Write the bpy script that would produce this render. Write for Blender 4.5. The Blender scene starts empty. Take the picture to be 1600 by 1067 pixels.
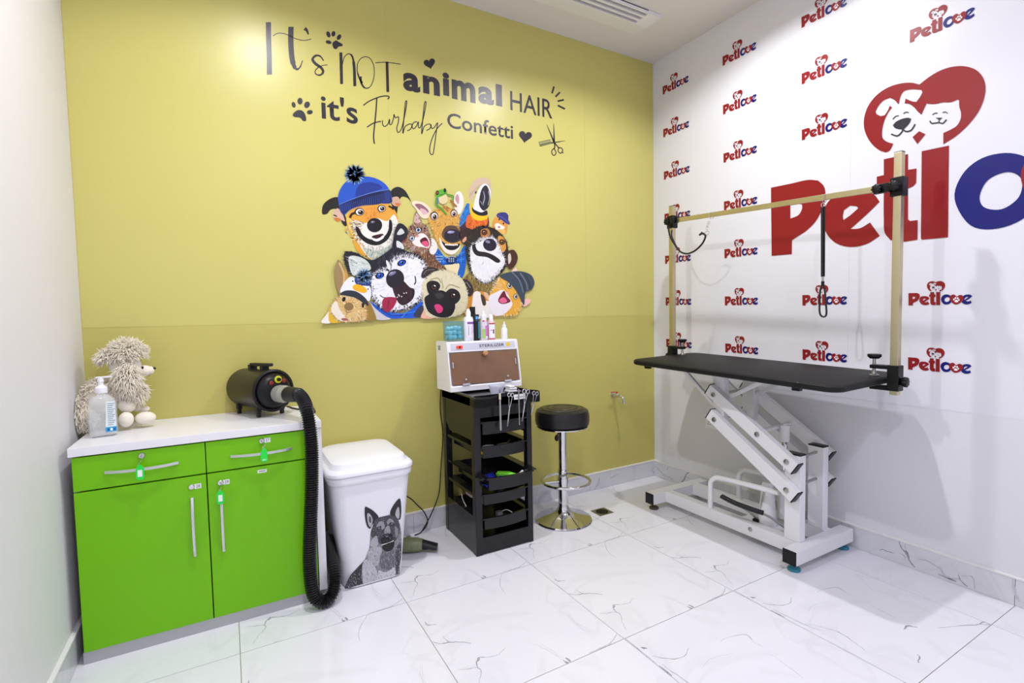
import bpy, bmesh, math, random
from mathutils import Vector, Matrix
from mathutils.geometry import tessellate_polygon
random.seed(7)
scn = bpy.context.scene
COL = scn.collection
# ------------------------------------------------------------------ camera
CAM = (-2.6344, -2.6018, 1.1673); YAW, PITCH, ROLL, FPX = 0.5156, -0.0521, -0.0195, 784.8
fw = Vector((math.sin(YAW)*math.cos(PITCH), math.cos(YAW)*math.cos(PITCH), math.sin(PITCH)))
r0 = Vector((math.cos(YAW), -math.sin(YAW), 0)); u0 = r0.cross(fw)
rt = math.cos(ROLL)*r0 + math.sin(ROLL)*u0; up = -math.sin(ROLL)*r0 + math.cos(ROLL)*u0
cd = bpy.data.cameras.new('camera'); cam = bpy.data.objects.new('camera', cd); COL.objects.link(cam)
cd.sensor_width = 36; cd.lens = FPX/1600*36; cd.clip_start = .05
M = Matrix((rt, up, -fw)).transposed().to_4x4(); M.translation = Vector(CAM); cam.matrix_world = M
scn.camera = cam
# ------------------------------------------------------------------ world, exposure
W = bpy.data.worlds.new('world'); scn.world = W; W.use_nodes = True
W.node_tree.nodes['Background'].inputs[0].default_value = (.8, .85, 1, 1)
W.node_tree.nodes['Background'].inputs[1].default_value = .05
scn.view_settings.view_transform = 'Standard'; scn.view_settings.look = 'None'
scn.view_settings.gamma = 1; scn.view_settings.use_curve_mapping = False
scn.view_settings.exposure = 0.53
LAMP = 2100.0                                   # strength of the recessed ceiling downlights
# x, y, radius, colour, share of LAMP
LAMPS = [(-.78, -1.04, .075, '#fafaff', 1.0), (-2.4, -1.04, .075, '#fafaff', 1.0), (-2.4, -2.75, .075, '#e2e4ff', 1.0), (-.78, -2.9, .075, '#d8dcff', .55)]

def at(px, py, ax, v):
    """point where a line of sight meets the plane ax = v (used to measure flat prints and positions)"""
    d = rt*((px-800)/FPX) - up*((py-533.5)/FPX) + fw
    i = 'xyz'.index(ax); return Vector(CAM) + d*((v-CAM[i])/d[i])
# ------------------------------------------------------------------ materials
def lin(h):
    h = h.lstrip('#'); o = []
    for i in (0, 2, 4):
        c = int(h[i:i+2], 16)/255; o.append(c/12.92 if c <= .04045 else ((c+.055)/1.055)**2.4)
    return (*o, 1)
MATS = {}
def mat(name, color, rough=.5, metal=0, spec=.5, vary=0, scale=30, bump=0, bscale=200, trans=0, ior=1.45, emit=0, alpha=1, coat=0, sheen=0):
    if name in MATS: return MATS[name]
    m = bpy.data.materials.new(name); m.use_nodes = True; nt = m.node_tree; b = nt.nodes['Principled BSDF']
    c = lin(color); b.inputs['Base Color'].default_value = c
    b.inputs['Roughness'].default_value = rough; b.inputs['Metallic'].default_value = metal
    b.inputs['Specular IOR Level'].default_value = spec; b.inputs['IOR'].default_value = ior
    b.inputs['Transmission Weight'].default_value = trans; b.inputs['Coat Weight'].default_value = coat
    b.inputs['Sheen Weight'].default_value = sheen; b.inputs['Alpha'].default_value = alpha
    if emit: b.inputs['Emission Color'].default_value = c; b.inputs['Emission Strength'].default_value = emit
    tc = nt.nodes.new('ShaderNodeTexCoord')
    if vary:
        n = nt.nodes.new('ShaderNodeTexNoise'); n.inputs['Scale'].default_value = scale; n.inputs['Detail'].default_value = 4
        nt.links.new(tc.outputs['Object'], n.inputs['Vector'])
        mx = nt.nodes.new('ShaderNodeMix'); mx.data_type = 'RGBA'
        mx.inputs[6].default_value = tuple(max(0, x*(1-vary)) for x in c[:3])+(1,)
        mx.inputs[7].default_value = tuple(min(1, x*(1+vary)) for x in c[:3])+(1,)
        nt.links.new(n.outputs[0], mx.inputs[0]); nt.links.new(mx.outputs[2], b.inputs['Base Color'])
    if bump:
        n = nt.nodes.new('ShaderNodeTexNoise'); n.inputs['Scale'].default_value = bscale
        nt.links.new(tc.outputs['Object'], n.inputs['Vector'])
        bp = nt.nodes.new('ShaderNodeBump'); bp.inputs['Strength'].default_value = bump; bp.inputs['Distance'].default_value = .002
        nt.links.new(n.outputs[0], bp.inputs['Height']); nt.links.new(bp.outputs[0], b.inputs['Normal'])
    MATS[name] = m; return m
def ink(h): return mat('print '+h, h, rough=.32, spec=.4)
def tile_mat(name, base, rough):
    m = mat(name, base, rough=rough, spec=.5); nt = m.node_tree; b = nt.nodes['Principled BSDF']
    tc = nt.nodes.new('ShaderNodeTexCoord'); n1 = nt.nodes.new('ShaderNodeTexNoise')
    n1.inputs['Scale'].default_value = 2.2; n1.inputs['Detail'].default_value = 6; n1.inputs['Distortion'].default_value = 1.2
    nt.links.new(tc.outputs['Object'], n1.inputs['Vector'])
    s = nt.nodes.new('ShaderNodeMath'); s.operation = 'SUBTRACT'; s.inputs[1].default_value = .5; nt.links.new(n1.outputs[0], s.inputs[0])
    a = nt.nodes.new('ShaderNodeMath'); a.operation = 'ABSOLUTE'; nt.links.new(s.outputs[0], a.inputs[0])
    rp = nt.nodes.new('ShaderNodeValToRGB'); c = lin(base)
    rp.color_ramp.elements[0].color = tuple(x*.95 for x in c[:3])+(1,); rp.color_ramp.elements[0].position = 0
    rp.color_ramp.elements[1].color = c; rp.color_ramp.elements[1].position = .035
    nt.links.new(a.outputs[0], rp.inputs[0]); nt.links.new(rp.outputs[0], b.inputs['Base Color']); return m
m_tile = tile_mat('polished marble tile', '#e9e8eb', .1)
m_skirt = tile_mat('marble skirting tile', '#d9d9dc', .15)
m_vein = mat('marble vein grey', '#9a9aa2', rough=.1); m_vein2 = mat('marble vein pale', '#c3c3c9', rough=.1)
m_grout = mat('grout', '#a79a86', rough=.9, vary=.15)
m_white_wall = mat('white painted wall', '#e6e4e4', rough=.55, vary=.015, scale=3)
m_vinyl_w = mat('white vinyl wall covering', '#e6e5ea', rough=.28, spec=.4)
m_low_w = mat('lower white wall paint', '#e2e1e4', rough=.4)
m_yel = mat('mustard vinyl wall covering', '#cdc571', rough=.32, spec=.4, vary=.02, scale=2)
m_yel_low = mat('mustard paint below the covering', '#c6bd68', rough=.4, spec=.4, vary=.02, scale=2)
m_ceil = mat('ceiling paint', '#e4dfda', rough=.8)
m_trim = mat('white plaster bead', '#e8e6e2', rough=.6)
m_wmetal = mat('white powder coat', '#eeedee', rough=.3, vary=.01)
m_black = mat('black plastic', '#0f0e10', rough=.38, spec=.35, vary=.1)
m_trol = mat('black glossy plastic', '#141316', rough=.22, spec=.5)
m_rub = mat('black rubber mat', '#171618', rough=.55, spec=.3, bump=.3, bscale=500, vary=.08, scale=60)
m_blk_soft = mat('soft black plastic', '#1b1a1d', rough=.5)
m_chrome = mat('chrome', '#d8d8da', rough=.08, metal=1)
m_steel = mat('brushed steel', '#b4b2ae', rough=.3, metal=1)
m_brass = mat('anodised bar', '#c9bfa0', rough=.33, metal=1)
m_green = mat('lime laminate', '#74c000', rough=.28, spec=.4)
m_lam_w = mat('white laminate', '#efeef0', rough=.3)
m_alu = mat('satin aluminium', '#d3d4d7', rough=.32, metal=.7)
m_kick = mat('aluminium kick strip', '#b6b6ba', rough=.4, metal=.5)
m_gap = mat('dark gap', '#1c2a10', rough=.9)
m_bin = mat('white bin plastic', '#efeff3', rough=.35)
m_leather = mat('black vinyl upholstery', '#1a181a', rough=.32, bump=.15, bscale=300)
m_tag = mat('green key tag plastic', '#22e04a', rough=.3, spec=.5)
m_paper = mat('white paper', '#f0f0f0', rough=.7)
m_txt = ink('#35303a')
# ------------------------------------------------------------------ mesh helpers
class MB:
    def __init__(s): s.b = bmesh.new(); s.bev = False
    def face(s, vs):
        try: return s.b.faces.new(vs)
        except ValueError: return None
    def box(s, lo, hi, bev=0, seg=2):
        lo, hi = Vector(lo), Vector(hi)
        r = bmesh.ops.create_cube(s.b, size=1, matrix=Matrix.Translation((lo+hi)/2) @ Matrix.Diagonal((*[max(1e-5, abs(x)) for x in (hi-lo)], 1)))
        if bev:
            s.bev = True
            es = list({e for v in r['verts'] for e in v.link_edges})
            bmesh.ops.bevel(s.b, geom=es, offset=bev, segments=seg, affect='EDGES', profile=.5)
        return s
    def bar(s, p0, p1, w, h, upv=(0, 0, 1), bev=0):
        """rectangular bar from p0 to p1, w across, h along upv"""
        p0, p1 = Vector(p0), Vector(p1); d = p1-p0; L = d.length; z = d.normalized()
        x = Vector(upv).cross(z).normalized(); y = z.cross(x)
        m = Matrix((x, y, z)).transposed().to_4x4(); m.translation = (p0+p1)/2
        r = bmesh.ops.create_cube(s.b, size=1, matrix=m @ Matrix.Diagonal((w, h, L, 1)))
        if bev:
            s.bev = True
            es = list({e for v in r['verts'] for e in v.link_edges})
            bmesh.ops.bevel(s.b, geom=es, offset=bev, segments=2, affect='EDGES', profile=.5)
        return s
    def rings(s, R, cap=True, closed=False):
        V = [[s.b.verts.new(p) for p in r] for r in R]; n = len(V[0])
        for a, b in (list(zip(V, V[1:])) + ([(V[-1], V[0])] if closed else [])):
            for i in range(n): s.face((a[i], a[(i+1) % n], b[(i+1) % n], b[i]))
        if cap and not closed: s.face(V[0][::-1]); s.face(V[-1])
        return s
    def tube(s, pts, r, seg=10, closed=False, cap=True):
        pts = [Vector(p) for p in pts]; n = len(pts); R = []; nx = None
        for i, p in enumerate(pts):
            a = pts[(i-1) % n] if closed or i else p; b = pts[(i+1) % n] if closed or i < n-1 else p
            t = (b-a).normalized()
            if nx is None: nx = t.orthogonal().normalized()
            nx = (nx - t*nx.dot(t)).normalized(); ny = t.cross(nx)
            rr = r[i] if isinstance(r, (list, tuple)) else r
            R.append([p + nx*math.cos(k*2*math.pi/seg)*rr + ny*math.sin(k*2*math.pi/seg)*rr for k in range(seg)])
        return s.rings(R, cap, closed)
    def cyl(s, p0, p1, r0, r1=None, seg=20): return s.tube([p0, p1], [r0, r0 if r1 is None else r1], seg)
    def lathe(s, prof, c=(0, 0, 0), seg=32, axis=(0, 0, 1)):
        c = Vector(c); z = Vector(axis).normalized(); x = z.orthogonal().normalized(); y = z.cross(x)
        return s.rings([[c + z*h + (x*math.cos(k*2*math.pi/seg) + y*math.sin(k*2*math.pi/seg))*max(r, 1e-4) for k in range(seg)] for r, h in prof])
    def ell(s, c, rad, seg=20, rings=12, rot=None):
        c = Vector(c); R = []
        for i in range(rings+1):
            t = math.pi*i/rings; q = []
            for k in range(seg):
                a = 2*math.pi*k/seg; st = max(math.sin(t), .01)
                v = Vector((rad[0]*st*math.cos(a), rad[1]*st*math.sin(a), -rad[2]*math.cos(t)))
                q.append(c + (rot @ v if rot else v))
            R.append(q)
        return s.rings(R)
    def prism(s, poly, f, d0, d1):
        """extrude a 2-D polygon; f(u, v, d) -> point"""
        a = [s.b.verts.new(f(u, v, d0)) for u, v in poly]; b = [s.b.verts.new(f(u, v, d1)) for u, v in poly]
        tri = tessellate_polygon([[Vector((u, v, 0)) for u, v in poly]]); n = len(poly)
        for t in tri: s.face([a[i] for i in t][::-1]); s.face([b[i] for i in t])
        for i in range(n): s.face((a[i], a[(i+1) % n], b[(i+1) % n], b[i]))
        return s
    def fill(s, loops, f, mi=0):
        vs = []; L = []
        for lp in loops:
            L.append([Vector((u, v, 0)) for u, v in lp]); vs += [s.b.verts.new(f(u, v)) for u, v in lp]
        for t in tessellate_polygon(L):
            fc = s.face([vs[i] for i in t])
            if fc: fc.material_index = mi
        return s
def world_of(p):
    m = Matrix.Identity(4)
    while p: m = p.matrix_basis if p.parent is None else p.parent.matrix_basis; p = p.parent
    return m
def obj(name, mb, m, parent=None, smooth=True, local=False, ang=.7, norm=True):
    if norm: bmesh.ops.recalc_face_normals(mb.b, faces=mb.b.faces)
    me = bpy.data.meshes.new(name); mb.b.to_mesh(me); mb.b.free()
    for x in (m if isinstance(m, (list, tuple)) else [m]): me.materials.append(x)
    if smooth:
        me.shade_smooth(); me.set_sharp_from_angle(angle=ang)
    o = bpy.data.objects.new(name, me); COL.objects.link(o)
    if smooth and mb.bev: o.modifiers.new('weighted normals', 'WEIGHTED_NORMAL').keep_sharp = True
    if parent:
        o.parent = parent
        if not local and parent.type == 'EMPTY': o.matrix_parent_inverse = Matrix.Translation(parent.location).inverted()
    return o
def tag(o, label=None, cat=None, group=None, kind=None):
    if label: o['label'] = label
    if cat: o['category'] = cat
    if group: o['group'] = group
    if kind: o['kind'] = kind
    return o
def thing(name, label, cat, loc=(0, 0, 0), group=None):
    o = bpy.data.objects.new(name, None); COL.objects.link(o); o.location = loc; o.empty_display_size = .05
    return tag(o, label, cat, group)
def struct(name, mb, m, smooth=False): return tag(obj(name, mb, m, smooth=smooth), kind='structure')
def spline(P, n=6, closed=False):
    P = [Vector(p) for p in P]; N = len(P); out = []
    for i in range(N if closed else N-1):
        g = (lambda k: P[k % N]) if closed else (lambda k: P[min(max(k, 0), N-1)])
        a, b, c, d = g(i-1), g(i), g(i+1), g(i+2)
        for k in range(n):
            t = k/n
            out.append(.5*((2*b) + (c-a)*t + (2*a-5*b+4*c-d)*t*t + (3*b-a-3*c+d)*t**3))
    if not closed: out.append(P[-1])
    return out
def spl2(P, n=5, closed=True): return [(v.x, v.y) for v in spline([Vector((*p[:2], 0)) for p in P], n, closed)]
def rrect(cx, cy, hx, hy, r, n=6):
    out = []
    for sx, sy, a0 in ((1, 1, 0), (-1, 1, 90), (-1, -1, 180), (1, -1, 270)):
        for k in range(n+1):
            a = math.radians(a0+90*k/n); out.append((cx+sx*(hx-r)+r*math.cos(a), cy+sy*(hy-r)+r*math.sin(a)))
    return out
# ------------------------------------------------------------------ room shell
H, WX, YF = 2.88, -3.14, -3.75
TX, TY, TA, TB = -.8422, -.6369, .6, .6349          # floor tile grid (a joint crossing and the pitch)
holes = [[(x+r*math.cos(k*math.pi/16), y+r*math.sin(k*math.pi/16)) for k in range(32)] for x, y, r, c, p in LAMPS]
b = MB(); b.fill([[(WX, YF), (0, YF), (0, 0), (WX, 0)]] + holes, lambda u, v: (u, v, H)); struct('ceiling', b, m_ceil)
floor = struct('floor', MB().box((WX-.1, YF-.1, -.12), (.1, .1, -.003)), m_grout)
wb = struct('wall_back', MB().box((WX-.1, 0, -.12), (.1, .1, 3.05)), m_yel_low)
wr = struct('wall_right', MB().box((0, YF-.1, -.12), (.1, 0, 3.05)), m_low_w)
wl = struct('wall_left', MB().box((WX-.1, YF-.1, -.12), (WX, 0, 3.05)), m_white_wall)
wf = struct('wall_front', MB().box((WX, YF-.1, -.12), (0, YF, 3.05)), m_white_wall)
for i, (xa, xb) in enumerate(((WX+.002, -1.866), (-1.8652, -.60), (-.5992, -.002))):
    obj('covering_panel', MB().box((xa, -.0008, 1.15), (xb, .001, H-.002)), m_yel, wb, smooth=False)
for ya, yb in ((-.002, -.33), (-.3306, -1.28), (-1.2806, -2.23), (-2.2306, YF+.01)):
    obj('covering_panel', MB().box((-.0008, yb, .73), (.001, ya, H-.002)), m_vinyl_w, wr, smooth=False)
# lamps: recessed round downlights, each a can with a glowing disc
for i, (x, y, r, c, p) in enumerate(LAMPS):
    t = thing('ceiling_light', ['recessed round ceiling downlight above the grooming table', 'recessed round ceiling downlight above the green cabinet',
        'recessed round ceiling downlight at the front of the room by the plain white wall', 'recessed round ceiling downlight at the front of the room by the logo wall'][i], 'lamp', (x, y, H), 'ceiling lamps')
    D = .026; b = MB(); b.rings([[(x+q*math.cos(k*math.pi/16), y+q*math.sin(k*math.pi/16), H+z) for k in range(32)] for q, z in ((r+.002, 0), (r, D), (r+.004, D), (r+.02, .001))], cap=False); obj('housing', b, m_ceil, t)
    b = MB(); b.rings([[(x+q*math.cos(k*math.pi/16), y+q*math.sin(k*math.pi/16), H+z) for k in range(32)] for q, z in ((r, 0), (r, -.003), (r+.014, -.002), (r+.016, 0))], cap=False); obj('trim_ring', b, m_trim, t)
    b = MB(); b.fill([[(x+(r+.003)*math.cos(k*math.pi/16), y-(r+.003)*math.sin(k*math.pi/16)) for k in range(32)]], lambda u, v: (u, v, H+D)); obj('reflector', b, m_trim, t, smooth=False)
    b = MB(); b.fill([[(x+.028*math.cos(k*math.pi/12), y-.028*math.sin(k*math.pi/12)) for k in range(24)]], lambda u, v: (u, v, H+D-.002)); obj('lens', b, mat('lit diffuser %d' % i, c, emit=LAMP*p), t, smooth=False)
# floor tiles, one object each, with the printed veins of the tile pattern on them
def ribbon(b, pts, wid, f, mi=0):
    """flat stroke; pts 2-D, wid one width or a list"""
    n = len(pts); L = []; R = []
    for i, p in enumerate(pts):
        a = pts[max(i-1, 0)]; c = pts[min(i+1, n-1)]; dx, dy = c[0]-a[0], c[1]-a[1]; l = math.hypot(dx, dy) or 1
        w = (wid if not isinstance(wid, (list, tuple)) else wid[0]+(wid[-1]-wid[0])*i/(n-1) if len(wid) == 2 else wid[min(int(i*len(wid)/n), len(wid)-1)])/2
        L.append(b.b.verts.new(f(p[0]-dy/l*w, p[1]+dx/l*w))); R.append(b.b.verts.new(f(p[0]+dy/l*w, p[1]-dx/l*w)))
    for i in range(n-1):
        fc = b.face((L[i], L[i+1], R[i+1], R[i]))
        if fc: fc.material_index = mi
def fz(ox, oy, s):
    def g(x, y): p = at(ox+x/s, oy+y/s, 'z', 0); return (p.x, p.y)
    return g
gA, gB = fz(500, 740, 2.667), fz(1000, 760, 2.667)
VA = [([(1035, 500), (1065, 506), (1090, 503), (1130, 500), (1178, 506)], .006, 0), ([(1062, 482), (1085, 497), (1110, 502)], .003, 0),
      ([(975, 438), (988, 447), (1000, 449), (1022, 446)], .007, 0), ([(1305, 520), (1290, 538), (1262, 545), (1222, 550), (1232, 575), (1252, 588), (1260, 620), (1275, 652)], .004, 0),
      ([(1165, 586), (1200, 582), (1236, 576)], .003, 0), ([(1222, 548), (1228, 553), (1224, 558)], .009, 0), ([(1425, 505), (1470, 522), (1505, 540), (1530, 548)], .002, 1),
      ([(1535, 548), (1548, 552), (1560, 560)], .012, 0), ([(1480, 400), (1520, 435), (1560, 452), (1600, 468)], .002, 1), ([(1430, 700), (1450, 712), (1480, 720)], .004, 1)]
VA2 = [([(1020, 565), (1040, 600), (1070, 630), (1100, 650), (1130, 660)], .002, 1), ([(1235, 668), (1225, 690), (1200, 718), (1165, 738), (1130, 752)], .009, 1),
       ([(870, 700), (925, 725), (985, 760), (1010, 780)], .002, 1), ([(1013, 778), (1027, 788), (1042, 796)], .013, 0), ([(770, 500), (750, 470), (753, 435), (757, 415)], .003, 0)]
VB = [([(293, 475), (320, 515), (338, 550), (346, 592)], [.006, .002], 0), ([(555, 513), (600, 535), (660, 565), (720, 590), (760, 602)], [.012, .005], 1), ([(690, 572), (780, 594), (830, 608), (900, 655), (938, 685)], .004, 0),
      ([(460, 462), (480, 465)], .016, 0), ([(508, 487), (560, 495), (620, 492), (632, 465)], .004, 0), ([(740, 443), (760, 430), (825, 423), (860, 445), (892, 457)], .006, 1), ([(700, 525), (715, 500), (750, 488), (800, 478)], .002, 1),
      ([(930, 480), (1000, 515), (1070, 553)], .003, 1), ([(1100, 598), (1118, 582), (1155, 588)], .01, 0), ([(1243, 590), (1330, 583), (1415, 574), (1450, 552), (1505, 545), (1538, 508)], .006, 0), ([(1420, 575), (1480, 580), (1520, 570), (1545, 590)], .012, 1),
      ([(245, 637), (265, 630), (298, 626)], .003, 1), ([(100, 738), (130, 755), (180, 768)], .008, 0), ([(112, 748), (140, 746), (165, 758)], .008, 1), ([(735, 668), (780, 702), (850, 745), (935, 790)], .002, 1), ([(1160, 700), (1165, 718), (1158, 735)], .008, 0)]
def veins(src, g, ox, oy):
    out = []
    for pts, w, k in src:
        q = [g(*p) for p in pts]; q = [(x-ox, y-oy) for x, y in q]
        out.append((spl2(q, 4, False), w, k))
    return out
patA = veins(VA, gA, TX-TA, TY-TB) + veins(VA2, gA, TX-2*TA, TY-TB)
patB = veins(VB, gB, TX-TA+TA, TY-2*TB)
random.seed(3)
def vein_mesh(pat):
    b = MB()
    for pts, w, k in pat:
        pp = [(min(max(x+random.uniform(-.002, .002), .003), TA-.003), min(max(y+random.uniform(-.002, .002), .003), TB-.003)) for x, y in pts]
        wl_ = [(.35+.65*random.random())*(w[0]+(w[1]-w[0])*i/len(pp) if isinstance(w, list) else w)*(1-.7*abs(2*i/len(pp)-1)) for i in range(len(pp))]
        ribbon(b, pp, wl_, lambda u, v: (u, v, .0003), k)
    me = bpy.data.meshes.new('vein'); b.b.to_mesh(me); b.b.free(); me.materials.append(m_vein); me.materials.append(m_vein2); return me
vm = [vein_mesh(patA), vein_mesh(patB)]
bt = MB().box((0, 0, -.008), (TA-.0025, TB-.0025, 0)); full = None
i0, i1 = -4, 2; j0, j1 = -6, 2
for i in range(i0, i1):
    for j in range(j0, j1):
        x, y = TX+i*TA, TY+j*TB
        if x+TA < WX+.01 or y+TB < YF: continue
        inside = x >= WX and x+TA <= 0.0 and y+TB <= 0 and y >= YF
        if inside:
            if full is None: full = obj('tile', bt, m_tile, floor, smooth=False); o = full
            else: o = full.copy(); COL.objects.link(o)
            o.location = (x+.00125, y+.00125, 0); o.parent = floor
        else:
            xa, xb, ya, yb = max(x, WX), min(x+TA, 0), max(y, YF), min(y+TB, 0)
            if xb-xa < .02 or yb-ya < .02: continue
            o = obj('tile', MB().box((xa-x, ya-y, -.008), (xb-x-.0025, yb-y-.0025, 0)), m_tile, floor, smooth=False); o.location = (x+.00125, y+.00125, 0)
        row = 1 if j <= -2 else 0
        if inside: v = bpy.data.objects.new('vein', vm[row]); COL.objects.link(v); v.parent = o
# skirting of marble tiles with a plaster bead on top
def sk(name, axis, a, b_, z1):
    e = .003
    if axis == 'x': root = struct(name, MB().box((a, -.009, 0), (b_, 0, z1-.003)), m_grout)
    else: root = struct(name, MB().box((axis-.009 if axis > -1 else axis, b_, 0), (axis if axis > -1 else axis+.009, a, z1-.003)), m_grout)
    return root
ZB = .106
bb = sk('baseboard_back', 'x', WX, 0, ZB); br = sk('baseboard_right', 0, 0, YF, ZB); bl = sk('baseboard_left', WX, 0, YF, ZB)
x = 0
while x > WX:
    xb = max(x-TA, WX); obj('tile', MB().box((xb+.001, -.012, .001), (x-.001, -.001, ZB)), m_skirt, bb, smooth=False); x -= TA
y = 0
while y > YF:
    yb = max(y-TB, YF)
    obj('tile', MB().box((-.012, yb+.001, .001), (-.001, y-.001, ZB)), m_skirt, br, smooth=False)
    obj('tile', MB().box((WX+.001, yb+.001, .001), (WX+.012, y-.001, ZB)), m_skirt, bl, smooth=False); y -= TB
obj('bead', MB().box((WX, -.014, ZB), (0, 0, ZB+.007)), m_trim, bb); obj('bead', MB().box((-.014, YF, ZB), (0, 0, ZB+.006)), m_trim, br); obj('bead', MB().box((WX, YF, ZB), (WX+.014, 0, ZB+.006)), m_trim, bl)
def wallveins(parent, strokes, g, f):
    for pts, w, k in strokes:
        b = MB(); q = spl2([g(*p) for p in pts], 4, False); n = len(q)
        q = [(u+random.uniform(-.0012, .0012), v+random.uniform(-.0012, .0012)) for u, v in q]
        ribbon(b, q, [w*(.4+.6*random.random())*(1-.6*abs(2*i/n-1)) for i in range(n)], f); obj('vein', b, [m_vein, m_vein2][k], parent, smooth=False)
def gR(ox, oy, s):
    def g(x, y): p = at(ox+x/s, oy+y/s, 'x', -.0125); return (p.y, min(max(p.z, .003), ZB-.002))
    return g
fR = lambda u, v: (-.0124, u, v)
wallveins(br, [([(330, 445), (350, 437), (380, 450), (432, 466)], .006, 0), ([(465, 380), (485, 430), (520, 465), (540, 520), (575, 560)], .014, 0), ([(510, 385), (505, 420), (530, 470)], .005, 1),
   ([(470, 462), (500, 480), (510, 500)], .004, 0), ([(595, 505), (650, 512), (700, 540), (750, 570), (775, 610), (830, 640), (880, 640)], .014, 1), ([(880, 610), (890, 650), (940, 695)], .007, 0),
   ([(900, 625), (960, 622), (985, 650), (992, 712)], .004, 0), ([(740, 610), (800, 635), (860, 660)], .01, 0), ([(1255, 640), (1270, 730), (1300, 800)], .015, 1)], gR(1300, 760, 4.447), fR)
wallveins(br, [([(472, 515), (520, 565), (570, 625), (600, 655), (640, 650)], .006, 0), ([(680, 515), (665, 580)], .005, 0), ([(1030, 595), (975, 660), (955, 730), (900, 780)], .014, 0), ([(970, 695), (1010, 705), (1050, 715)], .004, 0), ([(600, 660), (680, 690), (760, 740)], .004, 0)], gR(980, 680, 10.67), fR)
def gBk(x, y): p = at(980+x/10.67, 680+y/10.67, 'y', -.0125); return (p.x, min(max(p.z, .003), ZB-.002))
wallveins(bb, [([(445, 530), (415, 570), (395, 590)], .005, 0), ([(405, 590), (440, 615), (455, 640)], .006, 0)], gBk, lambda u, v: (u, -.0124, v))
def gBk2(x, y): p = at(500+x/2.667, 740+y/2.667, 'y', -.0125); return (p.x, min(max(p.z, .003), ZB-.002))
wallveins(bb, [([(1165, 15), (1160, 40), (1145, 65)], .008, 0), ([(1100, 70), (1120, 78)], .004, 1), ([(1245, 0), (1225, 12), (1210, 20)], .006, 0), ([(395, 160), (420, 195), (440, 225)], .003, 1)], gBk2, lambda u, v: (u, -.0124, v))
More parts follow.
